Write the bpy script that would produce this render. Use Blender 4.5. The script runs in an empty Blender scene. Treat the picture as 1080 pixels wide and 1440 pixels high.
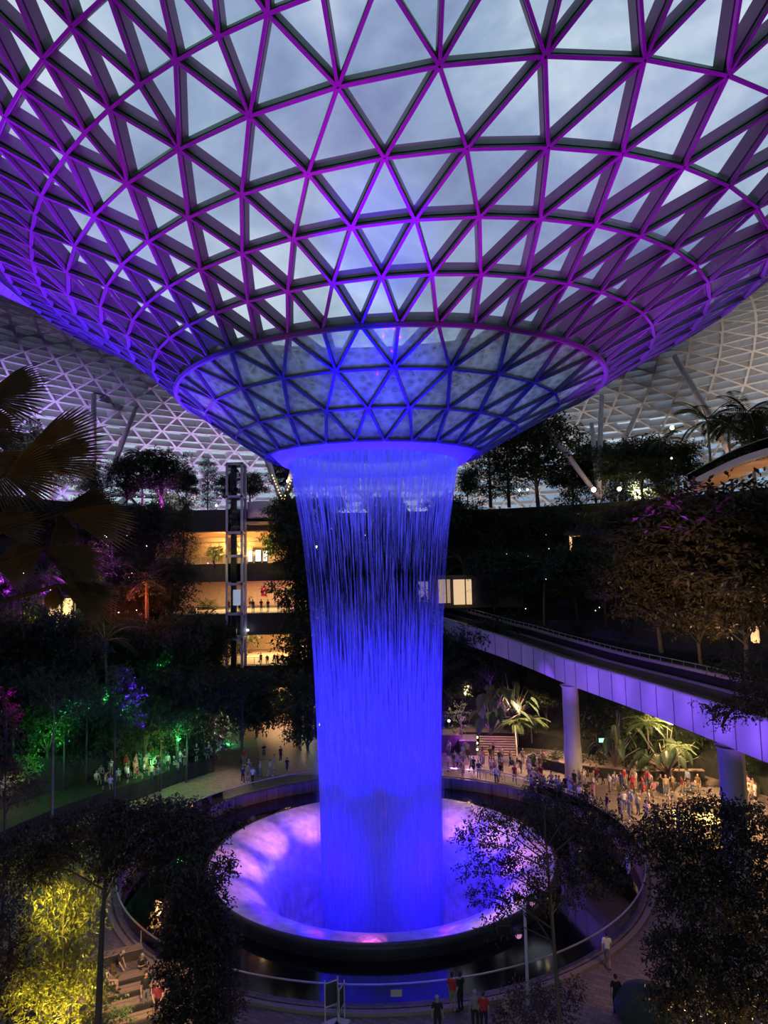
import bpy, bmesh, math, random
from mathutils import Vector, Matrix
PI = math.pi
R_ = random.Random(7)
S = bpy.context.scene
COL = S.collection

# ---------------------------------------------------------------- camera, world, exposure
CAM_H, F_PX, PITCH, ROLL = 21.0, 946.0, 0.094, -0.021
_f = Vector((0, math.cos(PITCH), math.sin(PITCH)))
_u = Vector((0, -math.sin(PITCH), math.cos(PITCH)))
_r = Vector((1, 0, 0))
RIGHT = _r*math.cos(ROLL) + _u*math.sin(ROLL)
UP = -_r*math.sin(ROLL) + _u*math.cos(ROLL)
FWD = _f
CAMP = Vector((0, 0, CAM_H))
cd = bpy.data.cameras.new('camera')
cd.sensor_fit = 'VERTICAL'; cd.sensor_height = 36; cd.lens = F_PX/1440*36
cd.clip_start = 0.1; cd.clip_end = 2000
cam = bpy.data.objects.new('camera', cd); COL.objects.link(cam)
m = Matrix.Identity(4)
for i, v in enumerate((RIGHT, UP, -FWD)):
    for j in range(3): m[j][i] = v[j]
m.translation = CAMP
cam.matrix_world = m
S.camera = cam
S.view_settings.view_transform = 'Standard'; S.view_settings.look = 'None'
S.view_settings.gamma = 1; S.view_settings.use_curve_mapping = False
S.view_settings.exposure = 0.0
S.cycles.use_denoising = True
S.cycles.max_bounces = 6; S.cycles.diffuse_bounces = 2; S.cycles.glossy_bounces = 3
S.cycles.transparent_max_bounces = 24; S.cycles.transmission_bounces = 4
S.cycles.sample_clamp_indirect = 3.0
S.cycles.caustics_reflective = False; S.cycles.caustics_refractive = False

def ray(px, py):
    return (FWD*F_PX + RIGHT*(px-540) + UP*(720-py)).normalized()
def atY(px, py, Y):
    d = ray(px, py); return CAMP + d*(Y/d.y)
def atz(px, py, z):
    d = ray(px, py); return CAMP + d*((z-CAM_H)/d.z)

W = bpy.data.worlds.new('sky'); S.world = W; W.use_nodes = True
nt = W.node_tree; nt.nodes.clear()
def N(nt, t, **k):
    n = nt.nodes.new(t)
    for a, v in k.items():
        if a == 'inp':
            for kk, vv in v.items(): n.inputs[kk].default_value = vv
        else: setattr(n, a, v)
    return n
def ramp(nt, stops, interp='LINEAR'):
    n = nt.nodes.new('ShaderNodeValToRGB'); n.color_ramp.interpolation = interp
    e = n.color_ramp.elements
    while len(e) < len(stops): e.new(0.5)
    for el, (p, c) in zip(e, stops):
        el.position = p; el.color = tuple(c)+(1,) if len(c) == 3 else c
    return n
tc = N(nt, 'ShaderNodeTexCoord'); mp = N(nt, 'ShaderNodeMapping'); mp.inputs['Scale'].default_value = (1, 1, 1.6)
mp.inputs['Rotation'].default_value = (0.2, 0.3, 0.5)
nz = N(nt, 'ShaderNodeTexNoise', inp={'Scale': 3.1, 'Detail': 7, 'Roughness': 0.55, 'Distortion': 0.35})
cr = ramp(nt, [(0.36, (0.15, 0.22, 0.35)), (0.50, (0.30, 0.40, 0.53)), (0.64, (0.62, 0.70, 0.76))])
sx = N(nt, 'ShaderNodeSeparateXYZ')
# warmer, brighter cloud bank low on the left
mr = N(nt, 'ShaderNodeMapRange', inp={'From Min': -0.65, 'From Max': 0.25, 'To Min': 1.0, 'To Max': 0.0})
mz = N(nt, 'ShaderNodeMapRange', inp={'From Min': 0.25, 'From Max': 0.62, 'To Min': 1.0, 'To Max': 0.0})
mm = N(nt, 'ShaderNodeMath', operation='MULTIPLY')
mix = N(nt, 'ShaderNodeMixRGB', blend_type='MIX'); mix.inputs['Color2'].default_value = (0.58, 0.66, 0.64, 1)
m2 = N(nt, 'ShaderNodeMath', operation='MULTIPLY'); m2.inputs[1].default_value = 0.75
bg = N(nt, 'ShaderNodeBackground'); bg.inputs['Strength'].default_value = 1.2
out = N(nt, 'ShaderNodeOutputWorld')
L = nt.links.new
L(tc.outputs['Generated'], mp.inputs[0]); L(mp.outputs[0], nz.inputs['Vector']); L(nz.outputs['Fac'], cr.inputs[0])
L(tc.outputs['Generated'], sx.inputs[0]); L(sx.outputs['X'], mr.inputs['Value']); L(sx.outputs['Z'], mz.inputs['Value'])
L(mr.outputs[0], mm.inputs[0]); L(mz.outputs[0], mm.inputs[1]); L(mm.outputs[0], m2.inputs[0]); L(m2.outputs[0], mix.inputs['Fac'])
L(cr.outputs[0], mix.inputs['Color1']); L(mix.outputs[0], bg.inputs['Color']); L(bg.outputs[0], out.inputs['Surface'])

# ---------------------------------------------------------------- lights
def spot(name, loc, tgt, energy, color, ang=40, blend=0.6, size=0.3):
    ld = bpy.data.lights.new(name, 'SPOT'); ld.energy = energy; ld.color = color
    ld.spot_size = math.radians(ang); ld.spot_blend = blend; ld.shadow_soft_size = size
    o = bpy.data.objects.new(name, ld); COL.objects.link(o); o.location = loc
    o.rotation_euler = (Vector(tgt)-Vector(loc)).to_track_quat('-Z', 'Y').to_euler(); return o
def plight(name, loc, energy, color, size=0.15):
    ld = bpy.data.lights.new(name, 'POINT'); ld.energy = energy; ld.color = color; ld.shadow_soft_size = size
    o = bpy.data.objects.new(name, ld); COL.objects.link(o); o.location = loc; return o
VX, VY = -0.72, 53.88            # axis of the waterfall
BLUE = (0.010, 0.0, 1.0); MAG = (0.55, 0.0, 0.85); PINK = (1.0, 0.30, 0.45); WARM = (1.0, 0.62, 0.28)
def pol(r, deg, z): return (VX + r*math.sin(math.radians(deg)), VY - r*math.cos(math.radians(deg)), z)
# projectors on the rim of the basin: magenta up to the roof, blue up to the throat and on to the water
for dg in (-55, -20, 15, 50):
    spot('roof_projector', pol(16, dg, 0.6), pol(31, dg*0.95, 46), 180000, MAG, 40, 0.8)
for dg in (-115, -75, -35, 0, 35, 75, 115):
    spot('throat_projector', pol(14.5, dg, 0.6), pol(9.0, dg, 32), 42000, BLUE, 30)
for dg in (-150, -105, -60, -20, 20, 60, 105, 150):
    spot('water_projector', pol(12.4, dg, 0.5), pol(4.5, dg, 10), 15000, BLUE, 38)
for dg in (-160, -110, -60, -20, 20, 60, 110, 160):
    spot('water_projector', pol(9.6, dg, 0.6), pol(5.4, dg, 23), 15000, BLUE, 30)
for dg in (-135, -45, 45, 135):
    plight('spray_lamp', pol(6.6, dg, 0.6), 1500, BLUE, 0.3)
for dg in (-92, -62):
    spot('roof_projector', pol(13.5, dg, 0.6), pol(24, dg, 42), 330000, (0.10, 0.01, 1), 40)
spot('roof_projector', pol(16.8, 30, 0.6), pol(26, 82, 44), 230000, (0.33, 0.03, 1), 25)
# tight beam that crosses the near panes above the throat
spot('beam_projector', pol(13.6, 2, 0.6), pol(20.5, 2, 38), 800000, BLUE, 11, 0.9)
spot('beam_projector', pol(13.6, 0, 0.6), pol(13.0, 2, 36), 420000, BLUE, 16, 0.9)
for (x, y, tx, ty, e) in ((6, 76, 14.5, 92, 15000), (5.5, 70, 17.0, 84, 15000), (7, 66, 18.6, 75, 15000)):
    spot('bridge_wash', (x, y, 0.7), (tx, ty, 9.2), e, (0.26, 0.06, 1.0), 18, 0.7)
# unseen floating spots added on the camera side to wash the near half of the bridge
for (tx, ty, e) in ((19.2, 69, 290000), (20.4, 63, 260000), (21.3, 57.5, 230000), (22, 52.5, 210000), (22.6, 48, 190000), (22.9, 44, 170000), (23.1, 40.5, 150000)):
    spot('bridge_wash', (-7, 9, 16.5), (tx, ty, 10.9), e*.55, (0.28, 0.10, 1.0), 6.4, 0.9)

# ---------------------------------------------------------------- object helpers
def tag(o, label=None, cat=None, group=None, kind=None):
    if label: o['label'] = label
    if cat: o['category'] = cat
    if group: o['group'] = group
    if kind: o['kind'] = kind
    return o
def empty(name, loc=(0, 0, 0), rz=0):
    o = bpy.data.objects.new(name, None); o.empty_display_size = 0.2; COL.objects.link(o)
    o.location = loc; o.rotation_euler = (0, 0, rz); return o
def copy_tree(o, parent=None):
    c = o.copy(); COL.objects.link(c)
    if parent: c.parent = parent
    for ch in list(o.children): copy_tree(ch, c)
    return c
class MB:
    """collects shapes and links them as one mesh object"""
    def __init__(s): s.v = []; s.f = []; s.mi = []; s.uv = None
    def add(s, vs, fs, mi=0):
        b = len(s.v); s.v += [tuple(v) for v in vs]; s.f += [tuple(b+i for i in f) for f in fs]; s.mi += [mi]*len(fs)
    def box(s, c, d, rz=0, mi=0):
        x, y, z = d[0]/2, d[1]/2, d[2]/2; cs, sn = math.cos(rz), math.sin(rz)
        vs = []
        for X, Y, Z in ((-x,-y,-z),(x,-y,-z),(x,y,-z),(-x,y,-z),(-x,-y,z),(x,-y,z),(x,y,z),(-x,y,z)):
            vs.append((c[0]+X*cs-Y*sn, c[1]+X*sn+Y*cs, c[2]+Z))
        s.add(vs, [(0,3,2,1),(4,5,6,7),(0,1,5,4),(1,2,6,5),(2,3,7,6),(3,0,4,7)], mi)
    def beam(s, a, b, w, h, n, mi=0):
        """bar from a to b, w wide, rising h along n"""
        a, b, n = Vector(a), Vector(b), Vector(n); t = (b-a)
        if t.length < 1e-6: return
        t.normalize(); n = (n - t*n.dot(t)).normalized(); sd = t.cross(n)*(w/2)
        vs = [a-sd, a+sd, b+sd, b-sd, a-sd+n*h, a+sd+n*h, b+sd+n*h, b-sd+n*h]
        s.add(vs, [(0,3,2,1),(4,5,6,7),(0,1,5,4),(1,2,6,5),(2,3,7,6),(3,0,4,7)], mi)
    def tube(s, pts, rads, n=8, mi=0, cap=True):
        rings = []; pts = [Vector(p) for p in pts]; b0 = len(s.v)
        if not hasattr(rads, '__len__'): rads = [rads]*len(pts)
        ref = Vector((0, 0, 1))
        for i, p in enumerate(pts):
            t = (pts[min(i+1, len(pts)-1)] - pts[max(i-1, 0)])
            if t.length < 1e-9: t = Vector((0, 0, 1))
            t.normalize()
            r0 = ref if abs(t.dot(ref)) < 0.95 else Vector((1, 0, 0))
            e1 = t.cross(r0).normalized(); e2 = t.cross(e1)
            for k in range(n):
                a = 2*PI*k/n; s.v.append(tuple(p + (e1*math.cos(a)+e2*math.sin(a))*rads[i]))
        for i in range(len(pts)-1):
            for k in range(n):
                s.f.append((b0+i*n+k, b0+i*n+(k+1)%n, b0+(i+1)*n+(k+1)%n, b0+(i+1)*n+k)); s.mi.append(mi)
        if cap:
            s.f.append(tuple(b0+k for k in range(n))[::-1]); s.mi.append(mi)
            s.f.append(tuple(b0+(len(pts)-1)*n+k for k in range(n))); s.mi.append(mi)
    def lathe(s, prof, n=96, c=(0, 0), a0=0, a1=2*PI, mi=0, uvs=None):
        closed = abs(a1-a0-2*PI) < 1e-6; b0 = len(s.v); m = n if closed else n+1
        for (r, z) in prof:
            for k in range(m):
                a = a0+(a1-a0)*k/n; s.v.append((c[0]+r*math.sin(a), c[1]-r*math.cos(a), z))
        for i in range(len(prof)-1):
            for k in range(n):
                k2 = (k+1) % m
                s.f.append((b0+i*m+k, b0+i*m+k2, b0+(i+1)*m+k2, b0+(i+1)*m+k)); s.mi.append(mi)
    def build(s, name, mats, parent=None, smooth=False, loc=None):
        me = bpy.data.meshes.new(name); me.from_pydata(s.v, [], s.f)
        if not isinstance(mats, (list, tuple)): mats = [mats]
        for mt in mats: me.materials.append(mt)
        if len(mats) > 1: me.polygons.foreach_set('material_index', s.mi)
        if smooth: me.polygons.foreach_set('use_smooth', [True]*len(me.polygons))
        me.update()
        o = bpy.data.objects.new(name, me); COL.objects.link(o)
        if parent: o.parent = parent
        if loc: o.location = loc
        return o

# ---------------------------------------------------------------- materials
def mat(name, col, rough=0.6, metal=0.0, var=0.0, scale=2.0, bump=0.0, spec=0.5, emit=None, es=0.0, stretch=None, trans=0):
    m = bpy.data.materials.new(name); m.use_nodes = True; nt = m.node_tree
    b = nt.nodes['Principled BSDF']; b.inputs['Base Color'].default_value = (*col, 1)
    b.inputs['Roughness'].default_value = rough; b.inputs['Metallic'].default_value = metal
    b.inputs['Specular IOR Level'].default_value = spec
    tc = N(nt, 'ShaderNodeTexCoord'); src = tc.outputs['Object']
    if stretch:
        mp = N(nt, 'ShaderNodeMapping'); mp.inputs['Scale'].default_value = stretch; nt.links.new(src, mp.inputs[0]); src = mp.outputs[0]
    nz = N(nt, 'ShaderNodeTexNoise', inp={'Scale': scale, 'Detail': 4}); nt.links.new(src, nz.inputs['Vector'])
    v = var if var else 0.05
    r = ramp(nt, [(0.3, tuple(c*(1-v) for c in col)), (0.7, tuple(min(1, c*(1+v)) for c in col))])
    nt.links.new(nz.outputs['Fac'], r.inputs[0]); nt.links.new(r.outputs[0], b.inputs['Base Color'])
    if bump:
        bp = N(nt, 'ShaderNodeBump', inp={'Strength': bump, 'Distance': 0.05}); nt.links.new(nz.outputs['Fac'], bp.inputs['Height']); nt.links.new(bp.outputs[0], b.inputs['Normal'])
    if emit:
        b.inputs['Emission Color'].default_value = (*emit, 1); b.inputs['Emission Strength'].default_value = es
    return m
M = {}
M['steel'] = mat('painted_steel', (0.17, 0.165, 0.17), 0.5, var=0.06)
M['cap'] = mat('dark_cap', (0.10, 0.11, 0.12), 0.6)
M['ring'] = mat('ring_cladding', (0.7, 0.7, 0.72), 0.35, var=0.03)
M['stone'] = mat('paving', (0.22, 0.17, 0.13), 0.55, var=0.25, scale=0.6, bump=0.2)
M['dark_stone'] = mat('dark_stone', (0.035, 0.035, 0.04), 0.4, var=0.3, scale=1.0)
M['rail_metal'] = mat('rail_metal', (0.6, 0.58, 0.56), 0.3, metal=0.8)

def glass_mat(name, tint, refl, ior=1.5, rough=0.0, ripple=0.0, frost=0.0):
    m = bpy.data.materials.new(name); m.use_nodes = True; nt = m.node_tree; nt.nodes.clear(); L = nt.links.new
    o = N(nt, 'ShaderNodeOutputMaterial'); t = N(nt, 'ShaderNodeBsdfTransparent'); t.inputs[0].default_value = (*tint, 1)
    g = N(nt, 'ShaderNodeBsdfGlossy', inp={'Roughness': rough}); mx = N(nt, 'ShaderNodeMixShader')
    f = N(nt, 'ShaderNodeFresnel', inp={'IOR': ior}); ml = N(nt, 'ShaderNodeMath', operation='MULTIPLY'); ml.inputs[1].default_value = refl
    L(f.outputs[0], ml.inputs[0]); L(ml.outputs[0], mx.inputs[0]); L(t.outputs[0], mx.inputs[1]); L(g.outputs[0], mx.inputs[2])
    if ripple:   # rain water running over the panes
        tc = N(nt, 'ShaderNodeTexCoord')
        v = N(nt, 'ShaderNodeTexVoronoi', feature='F1', inp={'Scale': ripple}); n2 = N(nt, 'ShaderNodeTexNoise', inp={'Scale': ripple*0.5, 'Detail': 5})
        ad = N(nt, 'ShaderNodeMixRGB', blend_type='ADD'); ad.inputs[0].default_value = 0.35
        L(tc.outputs['Object'], n2.inputs['Vector']); L(tc.outputs['Object'], ad.inputs[1]); L(n2.outputs['Color'], ad.inputs[2]); L(ad.outputs[0], v.inputs['Vector'])
        bp = N(nt, 'ShaderNodeBump', inp={'Strength': 0.35, 'Distance': 0.1}); L(v.outputs['Distance'], bp.inputs['Height']); L(bp.outputs[0], g.inputs['Normal'])
        df = N(nt, 'ShaderNodeBsdfTranslucent'); df.inputs[0].default_value = (0.75, 0.8, 0.8, 1)
        d2 = N(nt, 'ShaderNodeBsdfDiffuse'); d2.inputs[0].default_value = (0.45, 0.45, 0.5, 1); md = N(nt, 'ShaderNodeMixShader'); md.inputs[0].default_value = 0.25
        L(df.outputs[0], md.inputs[1]); L(d2.outputs[0], md.inputs[2])
        r = ramp(nt, [(0.0, (0.22,)*3), (0.35, (0.36,)*3), (0.75, (0.62,)*3)]); L(v.outputs['Distance'], r.inputs[0])
        m3 = N(nt, 'ShaderNodeMixShader'); L(r.outputs[0], m3.inputs[0]); L(mx.outputs[0], m3.inputs[1]); L(md.outputs[0], m3.inputs[2])
        L(m3.outputs[0], o.inputs[0])
    elif frost:
        d3 = N(nt, 'ShaderNodeBsdfDiffuse'); d3.inputs[0].default_value = (0.8, 0.8, 0.85, 1); m4 = N(nt, 'ShaderNodeMixShader'); m4.inputs[0].default_value = frost
        L(mx.outputs[0], m4.inputs[1]); L(d3.outputs[0], m4.inputs[2]); L(m4.outputs[0], o.inputs[0])
    else: L(mx.outputs[0], o.inputs[0])
    return m
M['pane'] = glass_mat('roof_glass', (0.84, 0.92, 0.96), 1.0, ior=1.6, frost=0.035)
M['wet_pane'] = glass_mat('wet_roof_glass', (0.8, 0.9, 0.92), 1.5, ripple=1.9)
M['rail_glass'] = glass_mat('railing_glass', (0.80, 0.84, 0.84), 1.0)

# ---------------------------------------------------------------- the roof: a triangulated steel and glass funnel
# per ring: radius, height, centre shift x, y, tilt x, y, twist, twist sin, twist cos
RG = [(8.161,31.324,-.024,0,.003,.036,.119,-.201,.063),(10.747,32.938,.360,-.012,.013,.027,.091,-.155,.029),
(13.498,34.582,.849,-.025,.015,.016,.065,-.111,-.003),(16.211,36.176,1.499,-.037,.021,.008,.038,-.066,-.029),
(18.725,37.946,2.472,-.049,.038,.010,.006,-.016,-.053),(21.456,39.666,3.522,-.060,.046,.011,-.023,.023,-.073),
(24.267,41.394,4.581,-.070,.056,.011,-.044,.068,-.117),(27.112,43.437,5.420,-.076,.078,.015,-.050,.115,-.173),
(29.742,45.731,5.993,-.076,.112,.012,-.061,.134,-.215),(32.568,48.021,6.480,-.077,.143,.010,-.071,.143,-.248)]
sl = [36, 33, 29, 25, 20, 15, 10, 4, -2, -8, -14, -21, -28, -36, -44, -52, -60, -66, -69, -70, -70, -70, -70]
for i, a in enumerate(sl):
    p = RG[-1]; st = 3.5; a = math.radians(a); k = 0.93
    RG.append((p[0]+st*math.cos(a), p[1]+st*math.sin(a), p[2]+0.15, p[3], p[4]*k*0.93, p[5]*k, p[6]*0.97, p[7]*0.93, p[8]*0.9))
NR = len(RG)
def node(i, k):
    """point of ring i at angular index k (44 per turn)"""
    r, z, cx, cy, tx, ty, t0, t1, t2 = RG[i]
    a = k*2*PI/44 - 0.022; a = a + t0 + t1*math.sin(a) + t2*(math.cos(a)-1)
    x, y = r*math.sin(a), -r*math.cos(a)
    return Vector((VX+cx+x, VY+cy+y, z+tx*x+ty*y))
def ks(i):
    if i <= 2: return [j*2 + (1 if i == 1 else 0) for j in range(22)]
    if i <= 7: return [j + (0.5 if i % 2 == 0 else 0) for j in range(44)]
    return [j*0.5 + (0.25 if i % 2 == 1 else 0) for j in range(88)]
def rnorm(i, k):
    d = 0.3; i0 = max(0, i-1); i1 = min(NR-1, i+1)
    n = (node(i, k+d)-node(i, k-d)).cross(node(i1, k)-node(i0, k)).normalized()
    return n
tris = []
mem = []
for i in range(NR):
    K = ks(i); s_ = K[1]-K[0]
    for k in K: mem.append((i, k, i, k+s_))
    if i == NR-1: break
    K2 = ks(i+1); s2 = K2[1]-K2[0]
    for k in K:
        if abs(s2-s_) < 1e-6:
            mem += [(i, k, i+1, k-s_/2), (i, k, i+1, k+s_/2)]
            tris += [((i, k), (i+1, k+s_/2), (i+1, k-s_/2)), ((i, k), (i, k+s_), (i+1, k+s_/2))]
        else:
            mem += [(i, k, i+1, k-s2), (i, k, i+1, k), (i, k, i+1, k+s2)]
            tris += [((i, k), (i+1, k), (i+1, k-s2)), ((i, k), (i+1, k+s2), (i+1, k)), ((i, k), (i, k+s_), (i+1, k+s2))]
lat = MB(); lat2 = MB(); capm = MB(); pan = MB(); wet = MB(); hubs = MB()
D_B = 0.74
for (i, k, j, q) in mem:
    a, b = node(i, k), node(j, q); n = (rnorm(i, k)+rnorm(j, q)).normalized()
    far = i > 13
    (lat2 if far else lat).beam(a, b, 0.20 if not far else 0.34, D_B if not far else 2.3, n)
    if not far: capm.beam(a+n*(D_B+0.10), b+n*(D_B+0.10), 0.16, 0.20, n)
for i in range(12, NR-1):       # intermediate horizontal fins of the outer shell
    K = ks(i); h_ = (K[1]-K[0])/2
    for k in K:
        a = (node(i, k)+node(i+1, k+h_))/2; b = (node(i, k+2*h_)+node(i+1, k+h_))/2; c = (node(i, k+2*h_)+node(i+1, k+3*h_))/2; n = rnorm(i, k+h_)
        lat2.beam(a, b, .16, 2.2, n); lat2.beam(b, c, .16, 2.2, n)
for i in range(NR):
    for k in ks(i):
        a, n = node(i, k), rnorm(i, k)
        hubs.tube([a-n*0.03, a+n*(D_B)], [0.19, 0.19], 6)
for t in tris:
    dd = 2.35 if max(x[0] for x in t) > 13 else D_B+.05
    vs = [node(i, k)+rnorm(i, k)*dd for i, k in t]
    (wet if max(x[0] for x in t) <= 3 else pan).add(vs, [(0, 1, 2)])
roof = lat.build('ceiling', M['steel']); tag(roof, kind='structure')
M['steel_far'] = mat('painted_steel_lit', (0.62, 0.59, 0.6), 0.5, var=0.05)  # roof steel again, the wash on the far fins put into its colour
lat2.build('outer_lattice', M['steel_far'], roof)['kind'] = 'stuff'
hubs.build('node_hub', M['steel'], roof, smooth=False)['kind'] = 'stuff'
capm.build('glazing_cap', M['cap'], roof)['kind'] = 'stuff'
pan.build('glass_pane', M['pane'], roof)['kind'] = 'stuff'
wet.build('wet_glass_pane', M['wet_pane'], roof)['kind'] = 'stuff'
# gutter pipe above ring 3, water trough outside
g = MB()
for k in range(176):
    a = node(3, k/4)+rnorm(3, k/4)*0.95; b = node(3, (k+1)/4)+rnorm(3, (k+1)/4)*0.95
    g.tube([a, b], [0.22, 0.22], 6, cap=False)
g.build('gutter_pipe', M['cap'], roof)
# throat ring
tr = MB(); cc = (VX, VY)
tr.lathe([(8.45, 31.5), (8.55, 31.2), (8.45, 30.9), (8.0, 30.55), (7.98, 30.50), (7.5, 30.05), (6.95, 29.85), (6.75, 29.9), (6.7, 30.6), (6.9, 31.2), (8.45, 31.5)], 128, cc)
o = tr.build('trim_1', M['ring'], smooth=True); tag(o, kind='structure')

# ---------------------------------------------------------------- the water
def water_mat(name, seed, lo, hi, us=50.0, vs=1.0, base=0.0):
    m = bpy.data.materials.new(name); m.use_nodes = True; nt = m.node_tree; nt.nodes.clear(); L = nt.links.new
    o = N(nt, 'ShaderNodeOutputMaterial'); t = N(nt, 'ShaderNodeBsdfTransparent')
    tl = N(nt, 'ShaderNodeBsdfTranslucent'); tl.inputs[0].default_value = (0.55, 0.60, 0.95, 1)
    df = N(nt, 'ShaderNodeBsdfDiffuse'); df.inputs[0].default_value = (0.55, 0.60, 0.95, 1)
    md = N(nt, 'ShaderNodeMixShader'); md.inputs[0].default_value = 0.5
    uv = N(nt, 'ShaderNodeUVMap'); mp = N(nt, 'ShaderNodeMapping'); mp.inputs['Scale'].default_value = (us, vs, 1); mp.inputs['Location'].default_value = (seed*3.1, seed*7.7, seed)
    nz = N(nt, 'ShaderNodeTexNoise', inp={'Scale': 1.0, 'Detail': 6, 'Roughness': 0.62, 'Distortion': 0.2})
    L(uv.outputs[0], mp.inputs[0]); L(mp.outputs[0], nz.inputs['Vector'])
    s = N(nt, 'ShaderNodeSeparateXYZ'); L(uv.outputs[0], s.inputs[0])
    # v runs 0 at the lip to 1 at the basin; the sheet breaks up and thickens into spray on the way down
    dn = ramp(nt, [(0.0, (0.72,)*3), (0.10, (0.56,)*3), (0.25, (0.49,)*3), (0.5, (0.62,)*3), (1.0, (0.85,)*3)]); L(s.outputs['Y'], dn.inputs[0])
    ad = N(nt, 'ShaderNodeMath', operation='ADD'); L(nz.outputs['Fac'], ad.inputs[0]); L(dn.outputs[0], ad.inputs[1])
    mr = N(nt, 'ShaderNodeMapRange', inp={'From Min': lo, 'From Max': hi, 'To Min': base, 'To Max': 0.97}); L(ad.outputs[0], mr.inputs['Value'])
    mx = N(nt, 'ShaderNodeMixShader'); L(mr.outputs[0], mx.inputs[0]); L(t.outputs[0], mx.inputs[1])
    L(tl.outputs[0], md.inputs[1]); L(df.outputs[0], md.inputs[2]); L(md.outputs[0], mx.inputs[2]); L(mx.outputs[0], o.inputs[0])
    return m
WP = [(30.3, 6.80), (29, 6.62), (27, 6.28), (25, 5.95), (23, 5.7), (20, 5.42), (16, 5.15), (12, 4.95), (8, 4.8), (4, 4.7), (0, 4.65), (-4, 4.6), (-6.5, 4.6)]
def curtain(name, dr, material, parent=None):
    n = 128; me = bpy.data.meshes.new(name); vs = []; fs = []
    for z, r in WP:
        for k in range(n+1):
            a = 2*PI*k/n; vs.append(((r+dr)*math.sin(a), -(r+dr)*math.cos(a), z))
    for i in range(len(WP)-1):
        for k in range(n): b = i*(n+1)+k; fs.append((b, b+n+1, b+n+2, b+1))
    me.from_pydata(vs, [], fs); uvl = me.uv_layers.new(name='UVMap')
    for lp in me.loops:
        i, k = divmod(lp.vertex_index, n+1); uvl.data[lp.index].uv = (k/n, (WP[0][0]-WP[i][0])/36.8)
    me.materials.append(material); me.polygons.foreach_set('use_smooth', [True]*len(me.polygons))
    o = bpy.data.objects.new(name, me); COL.objects.link(o)
    if parent: o.parent = parent
    return o
wf = empty('waterfall', (VX, VY, 0)); tag(wf, 'tall blue-lit indoor waterfall dropping from the roof oculus', 'waterfall', kind='stuff')
curtain('water_curtain', 0.0, water_mat('water_sheet', 1, 1.0, 1.24, 260, 7), wf)
curtain('inner_spray', -0.35, water_mat('water_spray', 5, 1.08, 1.38, 170, 9), wf)
curtain('outer_spray', 0.25, water_mat('water_mist', 9, 1.2, 1.75, 210, 9), wf)

curtain('fine_mist', 0.75, water_mat('water_haze', 13, 1.25, 2.6, 60, 3), wf)
# basin
basin = empty('basin', (VX, VY, 0)); tag(basin, 'large round bowl lit pink and violet that catches the waterfall', 'fountain basin')
bm_ = MB(); bm_.lathe([(13.22, -1.2), (13.3, -0.3), (13.22, -0.1), (13.06, -0.03), (12.9, -0.06)], 160); bm_.build('rim', M['dark_stone'], basin, True)
bl = MB(); bl.lathe([(12.92, -0.05), (12.4, -0.12), (11.8, -0.24), (11.0, -0.5), (10.3, -0.85), (9.6, -1.35), (9.0, -2.0), (8.5, -2.8), (8.1, -3.8), (7.8, -5.0), (7.6, -7.0), (0.01, -7.2)], 160)
mb = mat('wet_bowl', (0.55, 0.52, 0.55), 0.28, var=0.3, scale=1.3, bump=0.0)
nt = mb.node_tree; tc = N(nt, 'ShaderNodeTexCoord')
v1 = N(nt, 'ShaderNodeTexNoise', inp={'Scale': 1.6, 'Detail': 6, 'Distortion': 0.6}); bp = N(nt, 'ShaderNodeBump', inp={'Strength': 0.6, 'Distance': 0.12})
nt.links.new(tc.outputs['Object'], v1.inputs['Vector']); nt.links.new(v1.outputs['Fac'], bp.inputs['Height']); nt.links.new(bp.outputs[0], nt.nodes['Principled BSDF'].inputs['Normal'])
bl.build('bowl', mb, basin, True)
for dg, e, rr in ((-140, 330, 10.6), (-115, 420, 11), (-88, 420, 11.4), (-62, 220, 11.6), (176, 420, 10.4), (140, 300, 10.6), (115, 420, 11), (88, 420, 11.4), (62, 260, 11.6), (-6, 120, 11.6)):
    spot('bowl_lamp', pol(5.6, dg, 2.2), pol(rr, dg, -0.6), e*5.5, (1, .36, .34) if 20 < abs(dg) < 170 else (1, 0.15, 0.55), 52 if abs(dg) > 20 and abs(dg) < 170 else 34, 1.0, 0.1)
for dg in (-150, -90, -30, 30, 90, 150):
    plight('bowl_blue', pol(8.0, dg, 0.4), 230, (0.10, 0, 1), 0.2)

# ---------------------------------------------------------------- terrain of the garden valley
M['soil'] = mat('planting_bed', (0.018, 0.02, 0.012), 0.9, var=0.4, scale=1.5, bump=0.6)
M['planter_wall'] = mat('planter_wall', (0.03, 0.028, 0.028), 0.7, var=0.3)
def lerp_tab(tab, x):
    for (x0, y0), (x1, y1) in zip(tab, tab[1:]):
        if x <= x1: return y0+(y1-y0)*max(0, min(1, (x-x0)/(x1-x0)))
    return tab[-1][1]
OFF = [(-180, 12), (-120, 6), (-90, -1), (-60, -4), (-36, -2), (-12, 0), (10, 1), (30, 3), (60, 6), (90, 6), (130, 10), (180, 12)]
STEP = [(0, 0), (31, 0), (31.01, 1.6), (34.5, 2.0), (34.51, 5), (38, 5.5), (38.01, 9.5), (41.5, 10), (41.51, 14.5), (45, 15), (45.01, 20), (48.5, 20.5), (48.51, 26), (52, 26.5), (52.01, 31), (110, 31)]
def rphi(x, y):
    dx, dy = x-VX, y-VY; return math.hypot(dx, dy), math.degrees(math.atan2(dx, dy))
B_LO, B_HI = -40.0, -10.5      # sector taken by the mall floors
def ground(x, y):
    r, ph = rphi(x, y)
    if B_LO < ph < B_HI: return 0.0 if r < 66 else 31.0
    return lerp_tab(STEP, r-lerp_tab(OFF, ph))
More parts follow.
